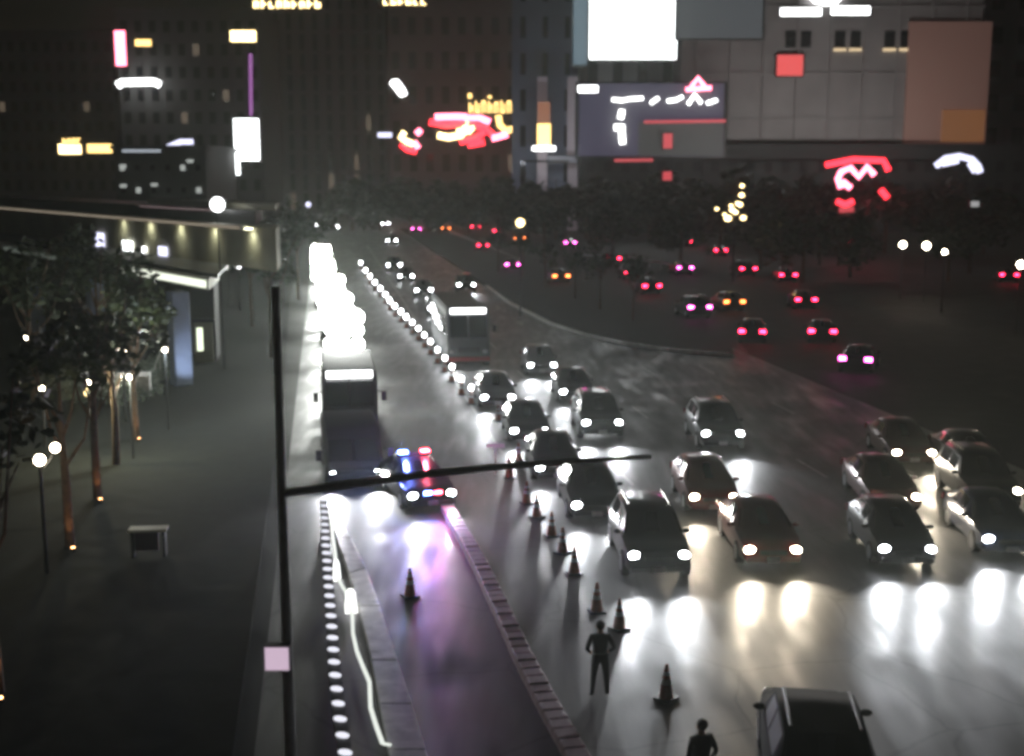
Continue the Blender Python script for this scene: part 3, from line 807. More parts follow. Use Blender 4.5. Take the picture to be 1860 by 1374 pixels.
# ------------------------------------------------------------------ people
def person(pos, rz, label, pose):
    e = empty('person', pos, rz, label, 'person')
    # skeleton: hips at origin height .95
    V = {'pelvis': ((0, 0, .97), .15), 'waist': ((0, 0, 1.10), .145), 'chest': ((0, .01, 1.30), .17), 'neck0': ((0, 0, 1.46), .085), 'neck': ((0, 0, 1.52), .055), 'skull': ((0, .005, 1.62), .088), 'crown': ((0, 0, 1.71), .075)}
    E = [('pelvis', 'waist'), ('waist', 'chest'), ('chest', 'neck0'), ('neck0', 'neck'), ('neck', 'skull'), ('skull', 'crown')]
    for sd, sg in (('l', 1), ('r', -1)):
        V['hip' + sd] = ((sg * .10, 0, .88), .10); V['knee' + sd] = ((sg * (.12 + pose['spread'] * .5), pose['stride'] * sg * .5, .50), .065)
        V['ankle' + sd] = ((sg * (.13 + pose['spread']), pose['stride'] * sg - .0, .10), .045); V['toe' + sd] = ((sg * (.15 + pose['spread']), pose['stride'] * sg - .17, .045), .04)
        V['sho' + sd] = ((sg * .19, 0, 1.41), .07); el, ha = pose['arm']
        V['elb' + sd] = ((sg * el[0], el[1], el[2]), .048); V['wri' + sd] = ((sg * ha[0], ha[1], ha[2]), .032)
        E += [('pelvis', 'hip' + sd), ('hip' + sd, 'knee' + sd), ('knee' + sd, 'ankle' + sd), ('ankle' + sd, 'toe' + sd), ('chest', 'sho' + sd), ('sho' + sd, 'elb' + sd), ('elb' + sd, 'wri' + sd)]
    ks = list(V); me = bpy.data.meshes.new('body_skeleton')
    me.from_pydata([V[k][0] for k in ks], [(ks.index(a), ks.index(c)) for a, c in E], [])
    o = bpy.data.objects.new('body_tmp', me); COL.objects.link(o)
    md = o.modifiers.new('s', 'SKIN'); md.use_smooth_shade = True
    lay = me.skin_vertices[0].data if len(me.skin_vertices) else None
    if lay is None:
        bmm = bmesh.new(); bmm.from_mesh(me); bmm.verts.layers.skin.verify(); bmm.to_mesh(me); bmm.free(); lay = me.skin_vertices[0].data
    for i, k in enumerate(ks):
        lay[i].radius = (V[k][1], V[k][1] * (.8 if k in ('chest', 'waist', 'pelvis') else 1)); lay[i].use_root = (k == 'pelvis')
    o.modifiers.new('u', 'SUBSURF').levels = 2
    dg = bpy.context.evaluated_depsgraph_get(); dg.update()
    ev = o.evaluated_get(dg); m2 = bpy.data.meshes.new_from_object(ev)
    bpy.data.objects.remove(o)
    bm = bmesh.new(); bm.from_mesh(m2)
    mb = MB()
    for sd, sg in (('l', 1), ('r', -1)):
        w = Vector(V['wri' + sd][0]); eb = Vector(V['elb' + sd][0]); d = (w - eb).normalized()
        side = Vector((0, -1, 0)) if abs(d.y) < .7 else Vector((1, 0, 0))
        side = (side - d * side.dot(d)).normalized(); up = d.cross(side)
        mb.ball(w + d * .05, (.042, .042, .045), 8, 6)
        for k, ln in enumerate((.070, .080, .074, .058)):
            r0 = w + d * .075 + side * (k - 1.5) * .021
            mb.tube([r0, r0 + d * ln * .5, r0 + d * ln * .85 + up * .02 * sg, r0 + d * ln + up * .045 * sg], [.0105, .010, .009, .007], 6)
        th = w + d * .03 + side * -.035
        mb.tube([th, th + d * .035 - side * .025, th + d * .07 - side * .03], [.012, .011, .009], 6)
    mm = mb.mesh('hands', M['skin'], 60); bm.from_mesh(mm)
    m3 = bpy.data.meshes.new('body'); bm.to_mesh(m3); bm.free()
    for m_ in (M['cloth'], M['trousers'], M['skin'], M['shoe']): m3.materials.append(m_)
    for p_ in m3.polygons:
        z = p_.center.z; p_.use_smooth = True
        hx = min((Vector(V['wril'][0]) - p_.center).length, (Vector(V['wrir'][0]) - p_.center).length)
        p_.material_index = 2 if (z > 1.50 or hx < .06) else (0 if z > .93 or abs(p_.center.x) > .24 else (1 if z > .12 else 3))
        if len(p_.vertices) <= 6 and hx < .20 and p_.index >= len(m2.polygons): p_.material_index = 2
    link('body', m3, e)
    h = MB(); h.ball((0, .022, 1.675), (.098, .105, .105), 14, 10)
    h.obj('hair', M['hair'], e, smooth=60)
    f = MB(); f.tube([(0, -.080, 1.64), (0, -.108, 1.605), (0, -.088, 1.60)], [.010, .016, .010], 6)
    f.obj('nose', M['skin'], e, smooth=60)
    for sg2 in (1, -1):
        MB().ball((sg2 * .092, .0, 1.62), (.014, .026, .034), 8, 6).obj('ear', M['skin'], e, smooth=60)
        MB().ball((sg2 * .034, -.083, 1.645), (.014, .010, .010), 8, 6).obj('eye', M['hair'], e, smooth=60)
    MB().box((0, 0, 1.03), (.33, .27, .05)).obj('belt', M['shoe'], e, bevel=.02)
    return e
q = G(1089, 1268); q.z = .004
person(q, math.radians(185), 'person in dark clothes standing on the lit road with elbows out, among the cones', dict(spread=.04, stride=.02, arm=((.30, .10, 1.17), (.20, -.10, 1.02))))
q = G(1275, 1308, 1.75); q.z = .004
person(q, math.radians(200), 'person in dark clothes cut off at the bottom edge, only head and shoulders showing', dict(spread=.03, stride=.16, arm=((.27, .06, 1.15), (.26, -.10, .93))))

# ------------------------------------------------------------------ trees
def tree(pos, h, rad, label, zc=None, nleaf=700, leafm='leaf', trunk_r=.16, group=None, lamp_on=False, sq=.8, leaf=.28):
    rnd = random.Random(int(pos.x * 31 + pos.y * 17))
    e = empty('tree', pos, rnd.uniform(0, 6), label, 'tree', group)
    zc = zc or h * .68
    tb = MB(); tb.tube([(0, 0, 0), (.05, 0, h * .3), (0, .06, h * .55), (.03, 0, h * .8)], [trunk_r, trunk_r * .8, trunk_r * .5, trunk_r * .15], 8)
    for k in range(6):
        a = k * 1.05 + rnd.random(); z0 = h * rnd.uniform(.35, .55); r = rad * rnd.uniform(.5, .85)
        tb.tube([(0, 0, z0), (math.cos(a) * r * .5, math.sin(a) * r * .5, z0 + h * .12), (math.cos(a) * r, math.sin(a) * r, zc + rnd.uniform(-.1, .25) * h)], [trunk_r * .4, trunk_r * .25, trunk_r * .08], 6)
    tb.obj('trunk', M['bark'], e, smooth=60)
    cl_ = [(rnd.gauss(0, .45) * rad, rnd.gauss(0, .45) * rad, zc + rnd.gauss(0, .38) * rad * sq, rad * rnd.uniform(.25, .5)) for _ in range(14)]
    b = MB()
    for _ in range(nleaf):
        c = rnd.choice(cl_)
        d = Vector((rnd.gauss(0, 1), rnd.gauss(0, 1), rnd.gauss(0, 1))).normalized() * c[3] * rnd.uniform(.5, 1.05)
        p_ = Vector(c[:3]) + d
        a = Vector((rnd.gauss(0, 1), rnd.gauss(0, 1), rnd.gauss(0, .5))).normalized(); bb = a.cross(Vector((rnd.gauss(0, 1), rnd.gauss(0, 1), rnd.gauss(0, 1)))).normalized()
        l = leaf * rnd.uniform(.6, 1.3)
        b.add([p_ - a * l, p_ + bb * l * .45, p_ + a * l, p_ - bb * l * .45], [(0, 1, 2, 3)], rnd.choice((0, 0, 1)))
    b.obj('crown', [M[leafm], M['leaf2']], e)
    return e
pave_trees = [((248, 802), 5.6, 1.5), ((212, 850), 5.2, 1.2), ((178, 912), 5.4, 1.4), ((128, 1000), 5.4, 1.4), ((-4, 1270), 5.6, 1.5)]
lbs = ['street tree farthest up the left pavement, warm light on its trunk', 'dim slender street tree between two lit trunks on the left pavement', 'street tree with the most brightly orange lit trunk on the left pavement', 'street tree with a low reddish lit trunk on the left pavement', 'street tree at the left edge of the photo with an orange lit trunk']
for i, ((pts_), h, r) in enumerate(pave_trees):
    q = G(*pts_); q.z = .13
    tree(q, h + 1.4, r, lbs[i], zc=h, nleaf=500, group='street trees on the left pavement', leaf=.2)
    if i != 1:
        w = empty('ground_uplight', (q.x + .25, q.y - .45, .13), 0, 'small warm uplight at the foot of %s' % ['the farthest lit street tree', '', 'the brightest lit street tree', 'the reddish lit street tree', 'the tree at the left edge'][i], 'uplight', 'uplights under street trees')
        MB().tube([(0, 0, 0), (0, 0, .10)], .08, 10).obj('housing', M['darksteel'], w)
        MB().tube([(0, 0, .101), (0, 0, .108)], .06, 10).obj('lens', M['warmwash'], w)
        lamp('SPOT', 'uplight_beam', 30 if i != 4 else 60, (1, .48, .2), w, (0, 0, .13), (-.2, .38, 1.6), 70, .8, .05)
dark_trees = [(180, 640, 9.0, 2.3, 60, 'broad dark tree in front of the lit walkway building'), (490, 560, 9.5, 2.3, 74, 'tall dark tree just right of the walkway building'),
              (60, 690, 9, 2.6, 58, 'dark tree at the left beyond the pavement lamps'), (540, 470, 10, 2.6, 110, 'dark tree left of the light towers, farther up the street'),
              (455, 500, 9, 2.2, 90, 'dark tree behind the end of the walkway roof')]
for px, py, h, r, Y, lb in dark_trees:
    q = at(px, py, Y); q.z = .1
    tree(q, h, r, lb, nleaf=900, leaf=.25)
rnd = random.Random(5)
k = 0
word = ['first', 'second', 'third', 'fourth', 'fifth', 'sixth', 'seventh', 'eighth', 'ninth', 'tenth', 'eleventh', 'twelfth', 'thirteenth', 'fourteenth', 'fifteenth', 'sixteenth', 'seventeenth', 'eighteenth', 'nineteenth']
xs = [640, 690, 745, 800, 850, 905, 960, 1010, 1065, 1120, 1180, 1240, 1310, 1380, 1450, 1530, 1610, 1700, 1790]
for i, x in enumerate(xs):
    Y = 250 - i * 4 + rnd.uniform(-8, 8)
    q = at(x, 400, Y); q.z = .05
    tree(q, rnd.uniform(11, 14), rnd.uniform(5.0, 6.2), '%s from the left in the belt of dark trees below the casino fronts' % word[i], nleaf=1000, trunk_r=.3, group='belt of dark trees', leaf=.8, zc=6.2, sq=.7)
for i, (A_, L_) in enumerate(((122, 50), (128, 58), (121, 66), (131, 74), (140, 52), (146, 62), (150, 45), (158, 38), (118, 82), (165, 30))):
    q = S(A_, L_, .05)
    tree(q, rnd.uniform(8, 10), rnd.uniform(3.0, 4.0), '%s of the broad dark trees in the unlit park on the right' % word[i], zc=4.6, nleaf=800, trunk_r=.22, group='dark trees in the unlit park', leaf=.5, sq=.7)
isl = [(905, 470), (950, 480), (990, 500), (1045, 520), (1090, 540), (1150, 560)]
for i, (x, y) in enumerate(isl):
    q = G(x, y + 25); q.z = .14
    tree(q, 5.5, 1.3, '%s from the left of the slim trees on the planted island' % word[i], nleaf=260, trunk_r=.09, group='slim trees on the planted island', leaf=.25)

# ------------------------------------------------------------------ walkway building on the left
D1 = Vector((-.731, 1, 0)).normalized(); N1 = Vector((-D1.y, D1.x, 0))      # N1 points left/back
if N1.y < 0: N1 = -N1
wb = empty('footbridge_building', (0, 0, 0), 0, 'footbridge building on the left with pale lit floor edge, flat roof and blue-grey column', 'footbridge')
def wallbox(c0, length, z0, z1, depth, off=0.0):
    # box starting at c0 running along D1
    p0 = c0 + N1 * off; p1 = p0 + D1 * length
    dv = AX * depth                      # the end wall runs with the street
    q = [p0, p1, p1 + dv, p0 + dv]
    return MB().poly([(p.x, p.y) for p in q], z0, z1)
C0 = at(380, 525, 65.0); C0f = Vector((C0.x, C0.y, 0))
zs = C0.z
R0 = at(452, 418, 66.0); R0f = Vector((R0.x, R0.y, 0)); zr_ = R0.z
wallbox(C0f, 60, zs - .1, zs + .55, 8).obj('floor_slab', M['slab'], wb, bevel=.03)
_lf = wallbox(C0f + D1 * .3, 13.5, zs + .02, zs + .42, .05, -.06); _lf.obj('lit_fascia', glow('fascia_glow', (.95, 1.0, .84), 1.3), wb)
wallbox(C0f + D1 * 17, 26, zs + .02, zs + .30, .05, -.06).obj('dim_fascia', glow('dim_fascia_glow', (.6, .7, .6), .14), wb)
wallbox(R0f + D1 * .2, 62, zr_ + .03, zr_ + .19, .05, -.46).obj('edge_strip', glow('edge_strip_glow', (.8, .66, .5), .28), wb)  # beige line of the roof edge drawn as an emitting strip
wallbox(R0f + D1 * 6, 12, zr_ + .85, zr_ + .98, .05, .34).obj('parapet_light', glow('parapet_light_glow', (.7, .5, .5), .16), wb)
for k_ in range(5):
    q_ = R0f + D1 * (3 + k_ * 5.5) + N1 * 1.2
    f_ = MB().box((q_.x, q_.y, zr_ - .06), (1.2, .25, .08), math.atan2(D1.y, D1.x)).obj('ceiling_light', glow('soffit_glow', (.9, .85, .6), 6), wb)
    lamp('SPOT', 'ceiling_beam', 170, (.92, .93, .72), wb, (q_.x, q_.y, zr_ - .12), (q_.x + N1.x * 1.0, q_.y + N1.y, zr_ - 3), 140, 1, .2)
q_ = G(352, 690, .3); lamp('SPOT', 'column_beam', 220, (.7, .8, 1), wb, (q_.x + .8, q_.y - 2.5, .3), (C0.x - 2.0, C0.y + 1.0, 2.8), 60, .8, .1)
wallbox(C0f, 60, zs + .55, zs + .75, 8, .5).obj('kerb', M['darksteel'], wb)
wallbox(R0f, 66, zr_, zr_ + .22, 10, -.4).obj('roof_edge', M['slab'], wb)
wallbox(R0f, 66, zr_ + .22, zr_ + 1.0, 9, .4).obj('roof_parapet', M['darksteel'], wb)
wallbox(R0f - D1 * 0.0, 64, zs + .75, zr_, 6, 1.6).obj('rear_wall', M['beige'], wb)
wallbox(R0f - D1 * .2 + N1 * 1.5, 20, zr_ + 1.0, zr_ + 1.35, 6).obj('upper_band', M['beige'], wb)
# columns
cx = G(330, 702)
for k_, off in enumerate((0, 14, 28)):
    p = Vector((cx.x, cx.y, 0)) + D1 * off
    MB().box((p.x, p.y, (zs - .1) / 2), (.95, .95, zs - .1), math.atan2(D1.y, D1.x)).obj('column', M['column'], wb, bevel=.05)
# lit screens on the rear wall
def on_wall(px, py, origin, off):
    d = ray(px, py); o = origin + N1 * off
    t = (o - Vector((0, 0, 0))).dot(N1) / d.dot(N1)
    return Vector((d.x * t, d.y * t, CH + d.z * t))
for (px, py, w, h, m_) in ((182, 450, 1.9, 2.2, M['ledw']), (232, 452, 1.9, 1.1, M['whitewall']), (296, 466, 1.5, 1.3, M['ledw']), (262, 455, .5, .5, M['white'])):
    c = on_wall(px, py, R0f, 1.45)
    MB().box((c.x, c.y, c.z), (w, .12, h), math.atan2(D1.y, D1.x)).obj('lit_screen', m_, wb, bevel=.04)
    f = .12
for (px, py, w, h) in ((80, 548, .5, 2.0), (128, 515, .35, .6), (262, 558, .6, .9), (300, 540, .9, .35), (270, 530, .8, .5), (352, 548, .6, .3)):
    c = on_wall(px, py, R0f, 3.0)
    MB().box((c.x, c.y, c.z), (w, .12, h), math.atan2(D1.y, D1.x)).obj('lit_window', M['ledw'], wb)
# ground floor wall and stair behind the column
wallbox(C0f + AX * 7 + D1 * 1.0, 60, .13, zs - .1, 3).obj('ground_floor_wall', M['fac'], wb)
st_ = empty('staircase', (0, 0, 0), 0, 'grey outdoor stair with railings below the footbridge, lit from behind', 'staircase')
for i in range(12):
    c = G(255 - i * 4, 716 - i * 1, .2 + i * .16); 
    MB().box((c.x - 1.0, c.y + i * .28, .13 + i * .17 + .085), (3.2, .28, .17)).obj('step', M['concrete'], st_)
for xo in (-2.6, .6):
    c = G(255, 716, .2)
    MB().tube([(c.x + xo, c.y, 1.1), (c.x + xo, c.y + 3.3, 3.0)], .03, 6).obj('handrail', M['slab'], st_)
    for k_ in range(5):
        t_ = k_ / 4
        MB().tube([(c.x + xo, c.y + 3.3 * t_, .15 + 1.9 * t_), (c.x + xo, c.y + 3.3 * t_, 1.1 + 1.9 * t_)], .02, 6).obj('baluster', M['slab'], st_)
def shrub(px, py, r_, h_, label, seed):
    q = G(px, py, .13); rn = random.Random(seed); b = MB()
    e = empty('shrub', q, 0, label, 'shrub', 'shrubs below the footbridge')
    for _ in range(260):
        a = rn.uniform(0, 2 * PI); rr = r_ * rn.random() ** .5; z = h_ * rn.uniform(.1, 1) * (1 - .4 * rr / r_)
        p_ = Vector((rr * math.cos(a), rr * math.sin(a), z)); d = Vector((rn.gauss(0, 1), rn.gauss(0, 1), rn.gauss(.6, .6))).normalized(); w_ = d.cross(Vector((rn.gauss(0, 1), rn.gauss(0, 1), 0))).normalized()
        l = rn.uniform(.15, .32)
        b.add([p_ - d * l, p_ + w_ * l * .3, p_ + d * l, p_ - w_ * l * .3], [(0, 1, 2, 3)])
    b.obj('foliage', M['paleleaf'], e)
    MB().tube([(0, 0, 0), (0, 0, h_ * .6)], [.05, .02], 6).obj('stem', M['bark'], e)
M['paleleaf'] = mat('pale_leaf', (.22, .26, .20), .5)
for i_, a_ in enumerate(((120, 705, 1.1, 2.0, 'leftmost of the pale lit shrubs below the footbridge'), (150, 728, 1.0, 1.5, 'pale lit shrub directly at the yellowish lamp'), (188, 715, 1.1, 1.8, 'pale lit shrub between the yellowish lamp and the stair'), (225, 735, 1.0, 2.2, 'greenish lit shrub in front of the stair foot'), (262, 722, .9, 2.0, 'rightmost of the pale lit shrubs, before the stair rail'), (285, 690, .8, 1.6, 'small lit shrub left of the blue-grey column'))):
    shrub(*a_, i_)
for px_, py_, z_, pw, c_ in ((160, 700, 3.2, 420, (1, .85, .5)), (235, 690, 3.3, 480, (.95, 1, .85)), (300, 640, 3.6, 330, (.8, .9, 1))):
    q_ = G(px_, py_, z_)
    e_ = empty('added_lamp', (q_.x, q_.y, 0), 0, {160: 'post lamp added to brighten the leftmost shrubs', 235: 'post lamp added to brighten the shrubs at the stair foot', 300: 'added post lamp between the stair and the column'}[px_], 'street lamp')
    MB().tube([(0, 0, 0), (0, 0, z_)], .04, 6).obj('post', M['darksteel'], e_)
    MB().ball((0, 0, z_ + .1), .09, 8, 6).obj('globe', M['lamp'], e_, smooth=60)
    lamp('POINT', 'added_lamp_light', pw, c_, e_, (0, -.35, z_ + .1), radius=.1)  # lamps added to brighten the shrubs and the stair
q = G(272, 1010, .13)
bn = empty('bench', q, .1, 'pale topped bench on the dark left pavement', 'bench')
MB().box((0, 0, .82), (1.1, .45, .08)).obj('top', M['slab'], bn)
MB().box((-.1, .1, .45), (.7, .10, .60)).obj('panel', mat('dull_purple_panel', (.18, .12, .17), .7), bn)
for x_ in (-.45, .45): MB().box((x_, 0, .40), (.08, .35, .80)).obj('leg', M['darksteel'], bn)
# kiosk beside column: yellowish lit
q = G(372, 660); q.z = .13
kk = empty('kiosk', (q.x, q.y, .13), .2, 'small yellowish lit kiosk right of the blue-grey column', 'kiosk')
MB().box((0, 0, 1.2), (1.1, 1.0, 2.4)).obj('cabin', M['beige'], kk, bevel=.04)
MB().box((-.2, -.51, 1.4), (.35, .03, 1.4)).obj('lit_panel', glow('kiosk_glow', (.9, 1, .75), 1.5), kk)
MB().box((0, 0, 2.5), (1.3, 1.2, .12)).obj('roof', M['darksteel'], kk)
# bright flood lamp standing at the roof end + big white pylon sign
def globe_lamp(px, py, z, label, r=.20, m_=None, power=60, twin=False):
    q = G(px, py, z)
    e = empty('street_lamp', (q.x, q.y, 0), 0, label, 'street lamp')
    MB().tube([(0, 0, 0), (0, 0, z - r)], [.07, .045], 8).obj('post', M['darksteel'], e, smooth=60)
    MB().ball((0, 0, z), r).obj('globe', m_ or M['lamp'], e, smooth=60)
    if twin:
        MB().tube([(0, 0, z - .3), (.3, 0, z), (.42, 0, z + .22)], .03, 6).obj('arm', M['darksteel'], e)
        MB().ball((.45, 0, z + .35), r * .85).obj('globe', m_ or M['lamp'], e, smooth=60)
    return e
globe_lamp(50, 612, 3.4, 'round lamp at the far left above the dark trees', .14)
globe_lamp(222, 637, 3.4, 'round warm lamp in front of the stair, right of the broad dark tree', .17)
globe_lamp(72, 836, 3.4, 'double globe lamp on the dark left pavement', .15, twin=True)
globe_lamp(162, 713, 2.4, 'yellowish lamp among the leaves below the footbridge stair', .20, M['goldhot'])
globe_lamp(76, 706, 2.6, 'small dim lamp left of the yellowish lamp', .10, M['lamp'])
globe_lamp(395, 372, 9.6, 'bright white lamp above the end of the footbridge roof', .42, M['white'])
globe_lamp(415, 470, 4.2, 'tall narrow white lamp right of the footbridge', .16, M['white'])
globe_lamp(434, 484, 3.8, 'second narrow white lamp right of the footbridge', .18, M['white'])
globe_lamp(514, 470, 4.0, 'white lamp between the dark trees and the light towers', .16, M['white'])
for i, (px, py) in enumerate(((1640, 445), (1683, 447), (1716, 458), (1854, 481))):
    globe_lamp(px, py, 5.0, ['leftmost of the three warm lamps in the dark park on the right', 'brightest middle one of the three warm lamps on the right', 'dim rightmost one of the three warm lamps on the right', 'warm lamp at the right edge of the photo'][i], (.28, .31, .19, .25)[i], M['lamp'])
for i, (px, py) in enumerate(((945, 405), (1345, 330), (560, 372))):
    globe_lamp(px, py, 7.5, ['white flat lamp over the cars at the centre of the street', 'pale lamp above the gold lights', 'small white lamp above the light towers'][i], .35, M['goldhot'] if i == 0 else M['ledw'])

# pale railing on the right
p0, p1, p2 = G(1040, 462, .9), G(1140, 468, .9), G(1245, 484, .9)
rl = empty('railing', (0, 0, 0), 0, 'pale curved railing beyond the planted island', 'railing')
MB().tube([p0, p1, p2], .10, 8).obj('top_rail', M['collar'], rl)
for t_ in range(11):
    q = p0.lerp(p1, t_ / 5) if t_ <= 5 else p1.lerp(p2, (t_ - 5) / 5)
    MB().tube([(q.x, q.y, 0), (q.x, q.y, .9)], .05, 6).obj('post', M['collar'], rl)

# ------------------------------------------------------------------ buildings
def facade(name, x0, x1, y0, Y, depth, m_, label, cols=0, rows=0, winm=None, lit=0.0, litm=None, wfrac=.45, hfrac=.5, ztop=None, wy=None):
    """a block whose front spans photo columns x0..x1 with its roof at photo row y0, at distance Y"""
    a = at(x0, y0, Y); c = at(x1, y0, Y); top = ztop or a.z
    w = c.x - a.x; cx_ = (a.x + c.x) / 2
    e = empty(name, (cx_, Y, 0), 0, label, 'building')
    wall = MB().box((0, depth / 2, top / 2), (w, depth, top)).obj('wall', m_, e)
    MB().box((0, depth / 2 - .2, top + .3), (w + .8, depth + .8, .6)).obj('roof_cornice', m_, e)
    if cols:
        wme = None; rn = random.Random(int(x0 + x1))
        zlo = 1.0 if wy is None else wy[0]; zhi = top - 1.0 if wy is None else wy[1]
        cw = w / cols; rh = (zhi - zlo) / rows
        dm = MB().box((0, 0, 0), (cw * wfrac, .25, rh * hfrac)).mesh('window', winm or M['win'])
        lm = MB().box((0, 0, 0), (cw * wfrac, .25, rh * hfrac)).mesh('window', litm or M['goldhot'])
        for i in range(cols):
            for j in range(rows):
                link('window', lm if rn.random() < lit else dm, e, ((i + .5) * cw - w / 2, -.05, zlo + (j + .5) * rh))
    return e
dimwarm = glow('dim_window_glow', (.9, .7, .5), .12)
dimcold = glow('pale_window_glow', (.8, .85, .8), .5)
facade('hotel_building', -60, 205, 60, 330, 30, M['fac'], 'large dark hotel block at the far left behind the footbridge', 12, 9, lit=.04, litm=dimwarm)
facade('office_building', 207, 372, 272, 180, 20, M['fac'], 'low dark block with four small white lights behind the footbridge roof', 6, 4, lit=.18, litm=dimcold, wfrac=.3, hfrac=.25)
facade('hotel_building', 210, 470, 20, 300, 24, M['fac'], 'dark hotel block carrying the red and white signs', 10, 9, lit=.04, litm=dimwarm)
facade('tower_building', 485, 700, -60, 360, 24, M['fac'], 'dark tower at the end of the street with faint vertical ribs', 9, 12, lit=.05, litm=dimwarm, wfrac=.35, hfrac=.8)
facade('casino_building', 700, 945, -120, 340, 30, M['fac'], 'dark block behind the red neon swirl', 8, 8, lit=.03, litm=dimwarm)
facade('casino_building', 930, 1052, -60, 260, 18, M['facb'], 'bluish grey tower with pale piers left of the white screen', 3, 7, wfrac=.25, hfrac=.6)
facade('casino_building', 1056, 1240, -80, 262, 18, M['facg'], 'grey block behind the white screen', 4, 6, wfrac=.4)
fb = facade('casino_building', 1242, 1792, -80, 250, 26, M['facg'], 'wide grey casino front with paired dark windows and an orange lit corner at right')
wf_ = at(1792, 0, 250).x - at(1242, 0, 250).x
for k_ in range(9):
    MB().box((-wf_ / 2 + (k_ + .5) * wf_ / 9 , -.22, 28), (.5, .45, 52)).obj('pilaster', M['facg'], fb)
for z_ in (22.5, 31.5, 44.5):
    MB().box((0, -.16, z_), (wf_ + .4, .34, .55)).obj('ledge', M['facg'], fb)
# paired windows with lit sills
for xc, lit in ((1450, 0), (1540, 1), (1630, 1), (1712, 1)):
    for dx in (-14, 14):
        if xc == 1712 and dx > 0: continue
        c = at(xc + dx, 72, 249.9)
        w_ = MB().box((c.x - fb.location.x, c.y - 250, c.z), (2.0, .3, 3.2)).obj('window', M['win'], fb)
        if lit:
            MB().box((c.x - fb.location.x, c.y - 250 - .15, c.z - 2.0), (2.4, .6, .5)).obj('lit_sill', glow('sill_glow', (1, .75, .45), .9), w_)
for (x0, y0, x1, y1, m_, nm) in ((1652, 40, 1788, 262, mat('rosy_lit_stone', (.4, .26, .22), .8, emit=(.30, .14, .11), es=.13), 'rosy_corner'),):  # light on the corner put into the stone's own emission
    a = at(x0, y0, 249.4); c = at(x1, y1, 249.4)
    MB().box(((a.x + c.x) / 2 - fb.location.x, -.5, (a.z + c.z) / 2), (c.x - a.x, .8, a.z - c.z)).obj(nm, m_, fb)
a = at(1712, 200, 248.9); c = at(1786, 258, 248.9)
MB().box(((a.x + c.x) / 2 - fb.location.x, -1.1, (a.z + c.z) / 2), (c.x - a.x, .3, a.z - c.z)).obj('orange_light_patch', M['orangewall'], fb)  # orange light on the wall put in as an emitting patch
facade('dark_hotel_building', 1795, 2100, -100, 300, 30, M['fac'], 'black unlit block at the right edge of the photo', 6, 8, lit=0)
infill_block = facade('dark_infill_block', 1056, 1900, 268, 243, 5.5, mat('dark_infill_black', (.022, .023, .024), .8), 'low black block added to darken the foot of the grey casino front, behind the belt of trees', 26, 2, wy=(7, 15), winm=mat('dark_infill_opening', (.006, .006, .006), .9))  # added block, keeps the foot of the casino front dark
# piers on the bluish tower
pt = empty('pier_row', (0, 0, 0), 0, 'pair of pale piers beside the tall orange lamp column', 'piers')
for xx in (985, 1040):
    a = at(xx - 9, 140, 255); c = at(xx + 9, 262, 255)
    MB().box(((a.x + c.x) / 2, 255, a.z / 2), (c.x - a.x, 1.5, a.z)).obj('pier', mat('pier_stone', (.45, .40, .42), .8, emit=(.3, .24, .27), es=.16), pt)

# ------------------------------------------------------------------ signs (each a lit sign with frame)
def sign(name, x0, y0, x1, y1, Y, m_, label, depth=.6, frame=True, cat='sign'):
    a = at(x0, y0, Y); c = at(x1, y1, Y)
    w = c.x - a.x; h = a.z - c.z; cx_ = (a.x + c.x) / 2; cz = (a.z + c.z) / 2
    e = empty(name, (cx_, Y, cz - h / 2), 0, label, cat)
    if frame: MB().box((0, depth * .6, h / 2), (w * 1.04 + .2, depth, h * 1.04 + .2)).obj('frame', M['darksteel'], e)
    MB().box((0, 0, h / 2), (w, .2, h)).obj('lit_face', m_, e, bevel=min(w, h) * .08)
    return e
def tubes(name, Y, paths, r, m_, label, cat='neon sign'):
    """neon outline: a list of pixel paths, each a bent tube at distance Y"""
    c = at(*[q for q in paths[0] if not isinstance(q, str)][0], Y)
    e = empty(name, c, 0, label, cat)
    for pth in paths:
        ms = m_
        if isinstance(pth[0], str): ms = M[pth[0]]; pth = pth[1:]
        MB().tube([at(x, y, Y) - c for x, y in pth], r, 6).obj('neon_tube', ms, e, smooth=60)
    return e
sign('led_screen', 1072, -40, 1228, 108, 250, M['whitewall'], 'huge overexposed white screen at the top of the photo', 1.5, cat='screen')
sign('side_screen', 1042, -40, 1066, 118, 251, glow('pale_blue_glow', (.35, .5, .6), .35), 'narrow pale blue strip left of the huge white screen', 1)
sign('side_screen', 1232, -40, 1384, 70, 248, glow('grey_blue_screen', (.16, .18, .2), .35), 'dim grey-blue panel right of the huge white screen', 1)
lw = sign('led_wall', 1052, 152, 1312, 284, 240, M['led'], 'dim violet screen wall with a bright white figure on it', 1.0, cat='screen')
for (x0_, y0_, x1_, y1_) in ((1160, 222, 1311, 283),):
    a = at(x0_, y0_, 239.7); c = at(x1_, y1_, 239.7)
    MB().box(((a.x + c.x) / 2 - lw.location.x, -.25, (a.z + c.z) / 2 - lw.location.z), (c.x - a.x, .25, a.z - c.z)).obj('dim_panel', glow('dim_grey_panel', (.16, .17, .17), .22), lw)
tubes('figure_sign', 239, [[(1130, 200), (1127, 216)], [(1116, 232), (1134, 232)], [(1129, 232), (1131, 262)]], .62, M['white'], 'bright white upright figure shape on the violet screen')
tubes('letter_sign', 239, [[(1112, 181), (1130, 183), (1146, 180), (1168, 179)], [(1182, 188), (1196, 178)], [(1212, 184), (1228, 182), (1240, 176)], [(1250, 190), (1262, 172), (1274, 188)], [(1284, 188), (1302, 182)]], .38, M['white'], 'string of white script strokes along the top of the violet screen')
